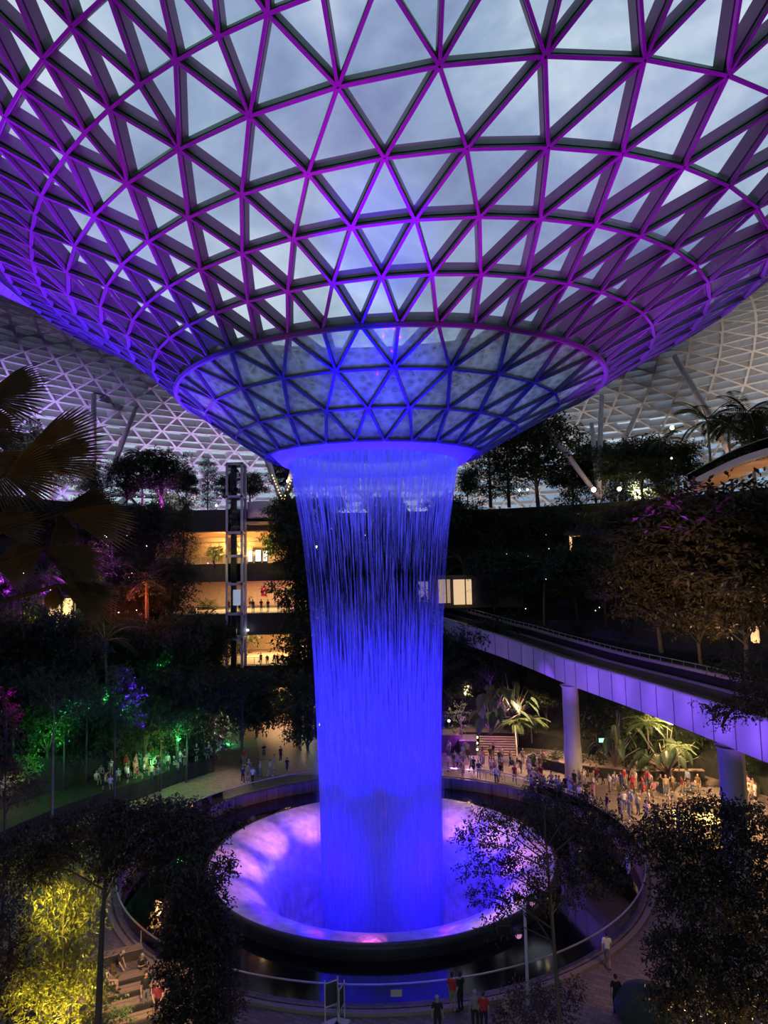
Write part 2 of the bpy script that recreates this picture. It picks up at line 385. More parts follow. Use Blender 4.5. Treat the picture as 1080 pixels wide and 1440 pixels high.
def hit(px, py, y0=24, y1=150):
    d = ray(px, py); y = y0
    while y < y1:
        p = CAMP+d*(y/d.y)
        if p.z <= ground(p.x, p.y): return p
        y += 0.25
    return CAMP+d*(110/d.y)
def sector(a0, a1, n):
    t = MB(); prof = STEP[1:]; cols = []
    for k in range(n+1):
        ph = a0+(a1-a0)*k/n; o = lerp_tab(OFF, ph); a = math.radians(ph); cols.append((o, a))
    b = 0; m = len(prof)
    vs = [(VX+(r+o)*math.sin(a), VY+(r+o)*math.cos(a), z) for o, a in cols for (r, z) in prof]
    fs = [(k*m+i, (k+1)*m+i, (k+1)*m+i+1, k*m+i+1) for k in range(n) for i in range(m-1)]
    t.add(vs, fs); return t
t = sector(B_HI, 155, 70); o = t.build('floor_terrace_right', M['soil']); tag(o, kind='structure')
t = sector(-155, B_LO, 50); o = t.build('floor_terrace_left', M['soil']); tag(o, kind='structure')
# plaza and pool surround
M['pool'] = mat('dark_pool', (0.004, 0.004, 0.006), 0.06, spec=0.9, var=0.1)
t = MB(); t.lathe([(18.75, -0.9), (18.75, 0.12), (19.15, 0.12), (19.15, 0.0), (66, 0.0)], 128, cc)
o = t.build('floor', M['stone']); tag(o, kind='structure')
t = MB(); t.lathe([(12.9, -0.92), (18.9, -0.92)], 128, cc); o = t.build('pool_surround', M['pool']); tag(o, 'still black water ring around the lit basin, mirroring the blue fall', 'pool', kind='stuff')
# paving pattern
nt = M['stone'].node_tree; bs = nt.nodes['Principled BSDF']; tcn = N(nt, 'ShaderNodeTexCoord'); br = N(nt, 'ShaderNodeTexBrick', inp={'Scale': 0.9, 'Mortar Size': 0.012, 'Color1': (0.24, 0.19, 0.15, 1), 'Color2': (0.15, 0.115, 0.09, 1), 'Mortar': (0.06, 0.05, 0.04, 1)})
mpn = N(nt, 'ShaderNodeMapping'); mpn.inputs['Rotation'].default_value = (0, 0, 0.5)
nt.links.new(tcn.outputs['Object'], mpn.inputs[0]); nt.links.new(mpn.outputs[0], br.inputs['Vector']); nt.links.new(br.outputs['Color'], bs.inputs['Base Color'])
# outer ground
t = MB(); t.add([(-400, -400, -9), (400, -400, -9), (400, 600, -9), (-400, 600, -9)], [(0, 1, 2, 3)]); o = t.build('floor_outer', M['soil']); tag(o, kind='structure')

# glass railing round the pool
rl = empty('glass_railing', (VX, VY, 0)); tag(rl, 'curved glass railing with steel handrail ringing the dark pool', 'railing')
t = MB(); t.lathe([(18.98, 0.12), (18.98, 1.08)], 160); t.build('glass_panel', M['rail_glass'], rl, True)
t = MB()
t.lathe([(18.94, 1.08), (18.94, 1.13), (19.03, 1.13), (19.03, 1.08), (18.94, 1.08)], 160); t.build('handrail', M['rail_metal'], rl)
t = MB(); t.lathe([(19.3, 0.0), (19.3, 0.16), (19.62, 0.16), (19.62, 0.0)], 160); t.build('kerb', mat('kerb', (0.25, 0.2, 0.16), 0.5), rl)
pp = pol(19.05, 2.5, 0.62)
t = MB(); t.box((0, 0, 0), (0.55, 0.02, 0.32)); o = t.build('plaque', mat('plaque', (0.45, 0.42, 0.33), 0.5), rl, loc=(pp[0]-VX, pp[1]-VY, 0.72))
o['label'] = 'small pale notice plate on the railing'

# ---------------------------------------------------------------- train bridge
M['concrete'] = mat('bridge_panel', (0.55, 0.53, 0.55), 0.5, var=0.08, scale=0.4)
M['deck'] = mat('track_deck', (0.012, 0.012, 0.018), 0.45, var=0.3)
ZB = 9.6
gp = [atY(570, 880, 97), atY(615, 893, 92), atY(660, 908, 87.5), atY(700, 922, 83.5), atY(750, 942, 77.5)]+[atz(x, y, ZB) for x, y in ((800, 963), (900, 1000), (1000, 1040), (1080, 1073))]
gp += [Vector((23.3, 36, ZB)), Vector((23.2, 26, ZB)), Vector((22.3, 14, ZB))]
def cr_spline(P, n):
    out = []
    P = [P[0]*2-P[1]]+list(P)+[P[-1]*2-P[-2]]
    for i in range(1, len(P)-2):
        for k in range(n):
            u = k/n; a, b, c, d = P[i-1], P[i], P[i+1], P[i+2]
            out.append(0.5*((2*b)+(c-a)*u+(2*a-5*b+4*c-d)*u*u+(3*b-a-3*c+d)*u**3))
    out.append(P[-2]); return out
gl = cr_spline(gp, 8)
def offs(i, o, z):
    a, b = gl[max(0, i-1)], gl[min(len(gl)-1, i+1)]; t = (b-a).normalized(); s = Vector((-t.y, t.x, 0))   # towards +x side
    if s.x < 0: s = -s
    p = gl[i]+s*o; return Vector((p.x, p.y, z+gl[i].z-ZB))
def strip(t, prof):
    n = len(gl); b = len(t.v); m = len(prof)
    for i in range(n):
        for (o, z) in prof: t.v.append(tuple(offs(i, o, z)))
    for i in range(n-1):
        for j in range(m-1): t.f.append((b+i*m+j, b+(i+1)*m+j, b+(i+1)*m+j+1, b+i*m+j+1)); t.mi.append(0)
br_ = empty('train_bridge', (18, 70, 0)); tag(br_, 'elevated train bridge with violet-lit pale side panels and black track deck', 'bridge')
BO = Vector((18, 70, 0))
def bpart(t, name, m, smooth=False):
    t.v = [(v[0]-BO.x, v[1]-BO.y, v[2]-BO.z) for v in t.v]; return t.build(name, m, br_, smooth)
t = MB(); strip(t, [(6.2, 11.9), (5.6, 10.2), (3.9, 9.3), (0.8, 9.3), (0.15, ZB)]); bpart(t, 'box_girder', M['concrete'])
t = MB(); strip(t, [(0.1, ZB-0.02), (0, ZB), (0.0, 12.0), (0.28, 12.0), (0.28, 11.6)]); bpart(t, 'side_panel', M['concrete'])
t = MB(); strip(t, [(0.27, 12.02), (0.75, 12.04), (0.75, 11.6), (5.9, 11.6), (5.9, 12.3)]); bpart(t, 'track_deck', M['deck'])
t = MB(); strip(t, [(-0.02, 12.0), (-0.02, 12.12), (0.35, 12.12), (0.35, 12.0)]); bpart(t, 'edge_coping', mat('coping', (0.4, 0.38, 0.36), 0.6))
t = MB(); strip(t, [(5.9, 12.3), (5.9, 12.55), (6.3, 12.55), (6.3, 11.9)]); bpart(t, 'far_parapet', mat('parapet', (0.3, 0.27, 0.27), 0.6))
t = MB()
for o in (1.6, 1.75, 4.6, 4.75): strip(t, [(o, 11.62), (o, 11.82), (o+0.08, 11.82), (o+0.08, 11.62)])
bpart(t, 'running_rail', M['rail_metal'])
seam = MB(); hr = MB(); acc = 0
for i in range(1, len(gl)):
    acc += (gl[i]-gl[i-1]).length
L_ = 0; nxt = 0
tot = acc; npan = int(tot/2.45)
d = 0; j = 0
pts = []
for i in range(1, len(gl)):
    seg = (gl[i]-gl[i-1]).length
    while j*2.45 <= d+seg and j <= npan:
        u = (j*2.45-d)/seg; pts.append(gl[i-1].lerp(gl[i], u)); j += 1
    d += seg
for p in pts:
    seam.box((p.x-0.02, p.y, p.z+1.2), (0.05, 0.05, 2.38))
bpart(seam, 'panel_joint', mat('joint', (0.12, 0.11, 0.14), 0.8))['kind'] = 'stuff'
t = MB()
for i in range(0, len(gl)-1):
    for z in (12.95,): t.tube([offs(i, 6.1, z), offs(i+1, 6.1, z)], 0.04, 5, cap=False)
    t.tube([offs(i, 6.1, 12.5), offs(i, 6.1, 12.95)], 0.03, 5, cap=False)
bpart(t, 'guard_rail', M['rail_metal'])
M['col'] = mat('column_paint', (0.55, 0.5, 0.46), 0.5, var=0.06, scale=0.5)
for (x, y), lb in (((18.6, 70.1), 'round bridge column rising from the crowd on the plaza'), ((22.3, 45.2), 'thick round bridge column nearest the camera on the right')):
    c = empty('bridge_column', (x, y, 0)); tag(c, lb, 'column', 'columns under the train bridge')
    t = MB(); t.lathe([(0.86, 0.0), (0.86, 3.4)], 40); t.build('lower_shaft', M['col'], c, True)
    t = MB(); t.lathe([(0.80, 3.4), (0.80, 9.2), (1.0, 9.45)], 40); t.build('shaft', M['col'], c, True)

# ---------------------------------------------------------------- mall floors left of the fall
M['fascia'] = mat('planter_fascia', (0.05, 0.04, 0.045), 0.7, var=0.2)
M['wallwarm'] = mat('shop_wall', (0.70, 0.55, 0.36), 0.5, var=0.1)
M['floorwarm'] = mat('walkway_floor', (0.45, 0.33, 0.24), 0.4, var=0.1, scale=1)
M['timber'] = mat('timber_soffit', (0.62, 0.42, 0.22), 0.5, var=0.15, stretch=(0.2, 6, 6))
M['dark_metal'] = mat('dark_metal', (0.05, 0.05, 0.06), 0.5)
X0_, X1_ = -38.0, -10.5
YF, YB = 99.0, 121.0
levels = [(5.2, 8.4), (12.8, 15.9), (20.6, 23.2), (28.0, 31.2)]
sx_ = (X0_+X1_)/2; w_ = X1_-X0_
for n_, (z0, z1) in enumerate(levels):
    t = MB(); t.box((sx_, (YF+YB)/2, (z0+z1)/2), (w_, YB-YF, z1-z0))
    o = t.build('floor_level', M['fascia']); tag(o, kind='structure')
    t = MB(); t.box((sx_, (YF+YB)/2+0.2, z0-0.03), (w_-0.2, YB-YF-0.6, 0.05)); u = t.build('ceiling_level', M['timber']); tag(u, kind='structure')
    t = MB(); t.box((sx_, (YF+YB)/2+0.6, z1+0.02), (w_-0.2, YB-YF-1.4, 0.05)); u = t.build('floor_walkway', M['floorwarm']); tag(u, kind='structure')
t = MB(); t.box((sx_, YB+0.3, 15.5), (w_+2, 0.4, 31)); o = t.build('wall_back', M['wallwarm']); tag(o, kind='structure')
t = MB(); t.box((X0_-0.2, (YF+YB)/2, 15.5), (0.4, YB-YF, 31)); o = t.build('wall_left', M['fascia']); tag(o, kind='structure')
t = MB(); t.box((X1_+0.2, (YF+YB)/2, 15.5), (0.4, YB-YF, 31)); o = t.build('wall_right', M['wallwarm']); tag(o, kind='structure')
# soffit bands over the shop front of the upper floor
so = empty('shop_canopy', (-23, 103, 27)); tag(so, 'glowing timber-lined canopy over the upper shop floor', 'canopy')
for k in range(4):
    t = MB(); t.box((0, k*0.6, -0.35-0.75*k+0.3), (24, 0.5, 0.62)); t.build('timber_band', M['timber'], so)
AREA = []
def area(name, loc, sx, sy, e, col, rot=(0, 0, 0)):
    ld = bpy.data.lights.new(name, 'AREA'); ld.shape = 'RECTANGLE'; ld.size = sx; ld.size_y = sy; ld.energy = e; ld.color = col
    o = bpy.data.objects.new(name, ld); COL.objects.link(o); o.location = loc; o.rotation_euler = rot; return o
area('ceiling_lamp', (-20, 110, 27.4), 16, 6, 5400, (1, 0.62, 0.25))
area('ceiling_lamp', (-20, 110, 20.1), 16, 6, 4200, (1, 0.66, 0.3))
area('ceiling_lamp', (-18, 110, 12.4), 12, 8, 4800, (1, 0.58, 0.25))
area('ceiling_lamp', (-15, 108, 4.9), 6, 14, 4200, (1, 0.55, 0.28))
spot('canopy_lamp', (-23, 100.5, 24.0), (-23, 104, 26.2), 4000, (1, 0.62, 0.22), 140)

# ---------------------------------------------------------------- vegetation
def leaf_mat(name, col, var=0.35, gloss=0.12):
    m = bpy.data.materials.new(name); m.use_nodes = True; nt = m.node_tree; nt.nodes.clear(); L = nt.links.new
    o = N(nt, 'ShaderNodeOutputMaterial'); d = N(nt, 'ShaderNodeBsdfDiffuse'); t = N(nt, 'ShaderNodeBsdfTranslucent'); g = N(nt, 'ShaderNodeBsdfGlossy', inp={'Roughness': 0.35})
    tc = N(nt, 'ShaderNodeTexCoord'); nz = N(nt, 'ShaderNodeTexNoise', inp={'Scale': 3.0, 'Detail': 3}); L(tc.outputs['Object'], nz.inputs['Vector'])
    r = ramp(nt, [(0.3, tuple(c*(1-var) for c in col)), (0.7, tuple(c*(1+var) for c in col))]); L(nz.outputs['Fac'], r.inputs[0])
    L(r.outputs[0], d.inputs[0]); L(r.outputs[0], t.inputs[0])
    a = N(nt, 'ShaderNodeMixShader'); a.inputs[0].default_value = 0.3; L(d.outputs[0], a.inputs[1]); L(t.outputs[0], a.inputs[2])
    b = N(nt, 'ShaderNodeMixShader'); b.inputs[0].default_value = gloss; g.inputs[0].default_value = (0.5, 0.5, 0.5, 1)
    L(a.outputs[0], b.inputs[1]); L(g.outputs[0], b.inputs[2]); L(b.outputs[0], o.inputs[0]); return m
M['leaf'] = leaf_mat('leaf_green', (0.045, 0.07, 0.032), gloss=0.05)
M['leaf2'] = leaf_mat('leaf_olive', (0.085, 0.065, 0.03), gloss=0.05)
M['leafd'] = leaf_mat('leaf_shaded', (0.036, 0.027, 0.018), gloss=0.09)  # darker leaf copy, the dimness of the foreground put into its colour
M['leafy'] = leaf_mat('leaf_floodlit', (0.27, 0.26, 0.07), gloss=0.05)  # yellow of the floodlight put into the leaf colour
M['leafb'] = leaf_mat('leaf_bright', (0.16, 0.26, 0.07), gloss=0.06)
M['leafr'] = leaf_mat('leaf_bronze', (0.085, 0.05, 0.035), gloss=0.06)
M['palmleaf'] = leaf_mat('palm_leaf', (0.12, 0.08, 0.035), 0.25, 0.06)
M['bark'] = mat('bark', (0.10, 0.075, 0.055), 0.9, var=0.3, scale=6, bump=0.4, stretch=(1, 1, 0.2))
M['stem'] = mat('pale_stem', (0.25, 0.2, 0.14), 0.7, var=0.2)
def rdir(rnd, zb=0.0):
    while True:
        v = Vector((rnd.uniform(-1, 1), rnd.uniform(-1, 1), rnd.uniform(-1, 1)+zb))
        if 0.05 < v.length < 1.7: return v.normalized()
def leaf(t, p, d, up, l, w):
    """one folded leaf from p along d"""
    s = d.cross(up)
    if s.length < 1e-3: s = d.cross(Vector((1, 0, 0)))
    s.normalize(); n = s.cross(d)
    m = p+d*l*0.5
    b = len(t.v); t.v += [tuple(p), tuple(m+s*w+n*w*0.35), tuple(p+d*l-n*w*0.3), tuple(m-s*w+n*w*0.35)]
    t.f += [(b, b+1, b+2), (b, b+2, b+3)]; t.mi += [0, 0]
def blob(t, rnd, c, rx, ry, rz, n, ls, wr=0.22, twigs=0.5):
    """leaves on little sprays through an ellipsoid, denser near its skin"""
    c = Vector(c); ns = max(1, n//7)
    for _ in range(ns):
        d = rdir(rnd, 0.15); rr = rnd.random()**0.35
        p = c+Vector((d.x*rx*rr, d.y*ry*rr, d.z*rz*rr)); ax = (d+rdir(rnd)*0.8); ax.z *= 0.45; ax.normalize()
        for j in range(7):
            q = p+ax*(j*ls*0.42)+rdir(rnd)*ls*0.12; dd = (ax*0.6+rdir(rnd)*0.9); dd.z -= 0.15; dd.normalize()
            leaf(t, q, dd, Vector((0, 0, 1))+rdir(rnd)*0.6, ls*rnd.uniform(0.7, 1.2), ls*wr)
class Proto: pass
def mk(name, parts):
    """prototype kept as mesh data only: list of (part name, MB, material)"""
    P = []
    for pn, t, mt, sm in parts:
        me = bpy.data.meshes.new(pn); me.from_pydata(t.v, [], t.f); me.materials.append(mt)
        if sm: me.polygons.foreach_set('use_smooth', [True]*len(me.polygons))
        me.update(); P.append((pn, me))
    return name, P
def plant(proto, loc, s=1.0, rz=0.0, label=None, cat='tree', group=None, sz=None, mats=None):
    name, P = proto
    r = empty(name, loc, rz); r.scale = (s, s, sz or s); tag(r, label, cat, group)
    for pn, me in P:
        o = bpy.data.objects.new(pn, me); COL.objects.link(o); o.parent = r
        if mats and pn in mats:
            o.material_slots[0].link = 'OBJECT'; o.material_slots[0].material = M[mats[pn]]
    return r
def broad(seed, nclu=16, n=6500, flat=0.5, ls=0.045, m='leaf'):
    rnd = random.Random(seed); t = MB(); b = MB()
    top = Vector((rnd.uniform(-.03, .03), rnd.uniform(-.03, .03), 0.62))
    b.tube([(0, 0, 0), (0.01, 0.01, 0.3), top, top+Vector((0, 0, .2))], [0.018, 0.014, 0.010, 0.004], 7)
    for i in range(nclu):
        a = rnd.uniform(0, 2*PI); rr = rnd.uniform(0.05, 0.33); z = rnd.uniform(0.42, 0.92)
        rr *= (1-abs(z-0.62)*1.2); c = Vector((rr*math.cos(a), rr*math.sin(a), z))
        s = rnd.uniform(0.10, 0.17); blob(t, rnd, c, s*1.35, s*1.35, s*flat*1.1, n//nclu, ls)
        b.tube([Vector((0, 0, z-0.22)), Vector((0, 0, z-0.22)).lerp(c, .6)+Vector((0, 0, .03)), c], [0.007, 0.005, 0.002], 5)
    return mk('broadleaf_tree', [('foliage', t, M[m], False), ('trunk', b, M['bark'], True)])
def conifer(seed, n=5200):
    rnd = random.Random(seed); t = MB(); b = MB()
    b.tube([(0, 0, 0), (0, 0, .95)], [0.014, 0.003], 6)
    for i in range(26):
        z = 0.15+0.8*i/26; s = 0.17*(1-(z-0.1)*0.75)*rnd.uniform(.7, 1.15); a = rnd.uniform(0, 6.28)
        blob(t, rnd, (s*0.5*math.cos(a), s*.5*math.sin(a), z), s, s, 0.05, n//26, 0.034, 0.12)
    return mk('columnar_tree', [('foliage', t, M['leaf'], False), ('trunk', b, M['bark'], True)])
def palm(seed, nf=15, fl=0.34, arch=1.0):
    rnd = random.Random(seed); t = MB(); b = MB()
    h = 0.72; lean = rnd.uniform(-.04, .04)
    b.tube([(0, 0, 0), (lean*.3, 0, h*.5), (lean, 0, h)], [0.016, 0.012, 0.011], 8)
    for i in range(nf):
        a = i*2.4+rnd.uniform(-.2, .2); el = rnd.uniform(-0.1, 1.15); pts = []
        p = Vector((lean, 0, h)); d = Vector((math.cos(a)*math.cos(el), math.sin(a)*math.cos(el), math.sin(el)))
        L_ = fl*rnd.uniform(.8, 1.1)
        for k in range(11):
            pts.append(p.copy()); p = p+d*(L_/10); d.z -= 0.13*arch; d.normalize()
        b.tube(pts, [0.004*(1-k/12) for k in range(11)], 4)
        for k in range(1, 11):
            for sub in (0, .5):
                if k == 10 and sub: continue
                q = pts[k].lerp(pts[min(10, k+1)], sub); dd = (pts[k]-pts[k-1]).normalized(); s = dd.cross(Vector((0, 0, 1))).normalized()
                for sg in (-1, 1):
                    ld = (s*sg+dd*0.7-Vector((0, 0, .35))).normalized()
                    leaf(t, q, ld, Vector((0, 0, 1)), 0.11*(1-abs(k/10-.45)*0.9), 0.008)
    return mk('palm_tree', [('frond', t, M['leaf'], False), ('trunk', b, M['stem'], True)])
def fern(seed, nf=18):
    n_, P = palm(seed, nf, 0.5, 1.3)
    return ('tree_fern', P)
def shrub(seed, n=1100, ls=0.10, m='leaf'):
    rnd = random.Random(seed); t = MB(); b = MB()
    for i in range(7):
        a = rnd.uniform(0, 6.28); r = rnd.uniform(0, .45); c = (r*math.cos(a), r*math.sin(a), rnd.uniform(.25, .7))
        blob(t, rnd, c, .32, .32, .26, n//7, ls, .24); b.tube([(0, 0, -.1), c], [.02, .008], 4)
    return mk('leafy_shrub', [('foliage', t, M[m], False), ('stem', b, M['bark'], True)])
def bigleaf(seed, n=16):
    rnd = random.Random(seed); t = MB(); b = MB()
    for i in range(n):
        a = rnd.uniform(0, 6.28); el = rnd.uniform(.5, 1.4); d = Vector((math.cos(a)*math.cos(el), math.sin(a)*math.cos(el), math.sin(el)))
        L_ = rnd.uniform(.45, 1.0); p = d*L_; b.tube([(0, 0, 0), d*L_*.5+Vector((0, 0, .04)), p], [.014, .01, .006], 5)
        ax = (Vector((d.x, d.y, -0.5))).normalized(); s = ax.cross(Vector((0, 0, 1))).normalized(); nn = s.cross(ax)
        l = rnd.uniform(.22, .36); pr = [(-.12, .18), (0, .30), (.25, .36), (.5, .30), (.75, .16), (1, 0)]
        base = len(t.v)
        for u, w in pr:
            cpt = p+ax*l*u-Vector((0, 0, 1))*(.18*l*u*u)
            for sg in (-1, -.5, 0, .5, 1): t.v.append(tuple(cpt+s*sg*w*l+nn*abs(sg)*w*l*.35))
        for r in range(5):
            for c in range(4): k = base+r*5+c; t.f.append((k, k+1, k+6, k+5)); t.mi.append(0)
    return mk('giant_leaf_plant', [('leaves', t, M['leaf'], True), ('stem', b, M['stem'], True)])
BR = [broad(s, nclu=nc, flat=fl) for s, nc, fl in ((1, 14, .45), (2, 20, .7), (3, 12, .35), (4, 24, .9))]
BL = broad(11, nclu=9, n=1500, flat=.5, ls=.05)
CO = [conifer(21), conifer(22)]
PA = [palm(31), palm(32, 12, .4), palm(33, 18, .28, 1.4)]
FE = fern(41)
SH = [shrub(51), shrub(52, 700, .14), shrub(53, 1400, .075)]
BG = [bigleaf(61, 20), bigleaf(62, 24)]

used = {}
def uniq(lb):
    used[lb] = used.get(lb, 0)+1
    assert used[lb] == 1, lb
    return lb
ORD = ['first', 'second', 'third', 'fourth', 'fifth', 'sixth', 'seventh', 'eighth', 'ninth', 'tenth', 'eleventh', 'twelfth', 'thirteenth', 'fourteenth', 'fifteenth', 'sixteenth', 'seventeenth', 'eighteenth', 'nineteenth', 'twentieth']
def place_px(px, ytop, ybot, kind, label, cat='tree', group=None, Y=None, rz=None, wide=1.0, mats=None, sink=0.2):
    """stand a plant on the terrain seen at (px, ybot), tall enough to reach ytop"""
    p = atY(px, ybot, Y) if Y else hit(px, ybot)
    top = atY(px, ytop, p.y); h = (top.z-p.z)
    rz = R_.uniform(0, 6.28) if rz is None else rz
    sc = h/0.95
    return plant(kind, (p.x, p.y, p.z-sink), sc*wide, rz, label, cat, group, sz=sc+sink/0.9, mats=mats)
# rows of trees: (zone phrase, [(px, ytop, ybot, kind), ...])
def row(phrase, kindname, items, cat='tree', group=None, **kw):
    items = sorted(items, key=lambda a: a[0])
    for i, it in enumerate(items):
        o = '' if len(items) == 1 else (ORD[i]+' from the left of the ')
        lb = (kindname+', '+ORD[i]+' from left, '+phrase) if o else kindname+' '+phrase
        place_px(*it[:4], uniq(lb), cat, group, Y=it[4] if len(it) > 4 else None, wide=it[5] if len(it) > 5 else 1.0, **kw)
row('roof garden trees left of the fall', 'dark tree against the glass shell', [
 (15, 600, 715, BR[1], 104), (70, 640, 715, BR[0], 102), (128, 655, 715, BR[1], 101), (178, 650, 718, BR[3], 102), (228, 638, 718, BR[1], 103, 1.3), (262, 665, 715, BR[0], 101),
 (318, 672, 712, BR[3], 102), (352, 668, 712, BR[2], 108, 1.4), (405, 640, 712, BR[1], 106)], group='roof garden trees')
row('pair above the upper shop', 'slender pointed tree against the glass shell', [(292, 645, 722, CO[0], 101), (258, 700, 800, CO[1], 94)], group='pointed trees')
row('beside the right edge of the oculus ring', 'tall narrow black-leaved tree', [(690, 598, 712, CO[0], 100, 1.5), (716, 604, 712, CO[1], 101, 1.6)], group='narrow black trees')
row('roof garden', 'thin-stemmed palm left of the lift tower', [(200, 622, 715, PA[2], 104)])
row('roof garden trees right of the fall', 'dark spreading tree under the shell', [
 (658, 660, 712, BR[1], 105), (757, 596, 712, BR[3], 104, 1.35), (806, 645, 712, BR[2], 108, 1.3), (838, 622, 705, BR[2], 110, 1.2), (872, 628, 708, BR[1], 100, 1.3), (905, 620, 712, BR[0], 96, 1.3),
 (930, 640, 712, BR[3], 92), (955, 625, 705, BR[0], 94, 1.2), (1075, 585, 660, BR[1], 84)], group='roof garden trees right')
row('roof garden palms by the footbridge', 'tall palm silhouetted against the shell', [
 (935, 596, 705, PA[0], 92), (1003, 560, 700, PA[1], 88), (1030, 570, 690, PA[2], 92), (1063, 545, 690, PA[0], 84), (1045, 600, 690, PA[1], 95)], group='palms by the footbridge')
for a, b, ph in ((110, 430, 'left'), (650, 960, 'right')):
    for i in range(14):
        px = a+(b-a)*(i+.5)/14+R_.uniform(-6, 6); p = atY(px, 708, 103 if ph == 'left' else 101); z = ground(p.x, p.y)
        plant(SH[i % 3], (p.x, p.y, z-.2), R_.uniform(2.6, 4.0), i, uniq('dark hedge bush on the roof garden rim, %s from left, %s of the fall' % (ORD[i], ph)), 'bush', 'hedge on the roof garden rim '+ph)
# left slope
L1 = [(x, 700+((i*37) % 23), 790+((i*53) % 20), [BR[0], BR[1], BR[3], CO[0]][i % 4]) for i, x in enumerate((20, 75, 130, 180, 212, 240))]
row('upper slope behind the fan palm', 'dark leafy tree', L1, group='trees on the upper left slope')
L2 = [(x, 775+((i*29) % 25), 885+((i*17) % 25), [BR[2], PA[0], BR[1], BR[0], PA[1], BR[3]][i % 6]) for i, x in enumerate((10, 60, 110, 160, 205, 240))]
row('middle slope left of the shops', 'dim tree', L2, group='trees on the middle left slope')
L3 = [(x, 865+((i*31) % 30), 985+((i*23) % 25), [BR[1], BR[0], BL, PA[1], BR[2]][i % 5]) for i, x in enumerate((15, 62, 108, 150, 196, 245, 290, 322))]
row('lower slope below the shops', 'dim green tree', L3, group='trees on the lower left slope')
L4 = [(x, 940+((i*19) % 30), 1075+((i*13) % 15), [BR[0], BR[3], BL, BR[2], BR[1]][i % 5]) for i, x in enumerate((18, 66, 112, 158, 205, 250, 300, 340))]
row('bank above the seated crowd', 'dark tree', L4, group='trees on the bank above the left crowd')
# beside and behind the shops
row('clump between the shops and the fall', 'dark tree', [(410, 705, 800, BR[3], 96), (424, 735, 850, BR[1], 94), (432, 850, 935, BL, 93), (436, 790, 900, BR[0], 93), (440, 870, 1010, BR[1], 90), (432, 960, 1080, BR[3], 84), (360, 950, 1065, BR[0], 92), (337, 960, 1060, BR[2], 90), (302, 880, 955, BR[3], 93), (280, 900, 985, BR[1], 93)], group='trees beside the shops')
row('slope seen through the falling water', 'dark tree', [(x, 700+70*(i % 4), 800+70*(i % 4)+10, BR[i % 4]) for i, x in enumerate((450, 475, 500, 520, 545, 565, 590, 615, 630, 470, 530, 600))], group='trees seen through the water')
# right slope above the bridge
Rr = []
for i, x in enumerate((660, 700, 742, 785, 828, 870, 915)):
    Rr.append((x, 712+((i*23) % 16), 790+((i*11) % 14), [BR[1], BR[0], PA[2], BR[3], BL, PA[1], BR[2]][i]))
row('upper slope right of the fall', 'near-black tree', Rr, group='trees on the upper right slope')
Rr = []
for i, x in enumerate((655, 695, 730, 765, 812, 852, 895)):
    Rr.append((x, 770+((i*29) % 16), 868+((i*7) % 12), [PA[1], BR[3], BR[0], PA[0], BR[1], BR[2], PA[2]][i]))
row('slope above the train bridge', 'dim leafy tree', Rr, group='trees above the bridge')
Rr = [(890, 715, 800, BR[0], 62, 1.7), (950, 722, 860, BR[2], 58, 1.7), (1010, 700, 880, BR[0], 56, 1.6), (1062, 690, 900, BR[1], 52, 1.5), (930, 790, 915, BR[2], 60, 1.5), (985, 820, 930, BR[3], 57, 1.4), (1050, 800, 940, BR[2], 50, 1.5), (1078, 740, 880, BR[0], 56, 1.5)]
row('canopy above the bridge at right', 'brownish warm-lit tree', Rr, group='warm-lit trees right', mats={'foliage': 'leaf2'})
# below the bridge behind the crowd
Rr = [(652, 900, 1010, BR[1]), (690, 880, 985, BR[3]), (770, 950, 1030, BR[0]), (840, 980, 1065, BL), (880, 1000, 1080, BR[2]), (928, 1010, 1080, BR[1]), (965, 1030, 1085, BR[0]), (1050, 1050, 1100, BR[2])]
row('bank under the train bridge', 'shadowy tree', Rr, group='trees under the bridge')
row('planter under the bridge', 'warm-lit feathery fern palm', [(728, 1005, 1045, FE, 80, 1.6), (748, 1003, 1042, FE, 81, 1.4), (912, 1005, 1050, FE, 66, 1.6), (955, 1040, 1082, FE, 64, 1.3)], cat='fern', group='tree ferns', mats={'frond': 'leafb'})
row('dark bank beside the fall', 'plant with huge heart-shaped leaves', [(690, 950, 1030, BG[0], 78, .85), (722, 948, 1010, BG[1], 80, .8), (865, 1005, 1075, BG[1], 70, .7), (905, 1040, 1085, BG[0], 70, .8), (937, 1025, 1085, BG[1], 68)], cat='plant', group='giant leaf plants')
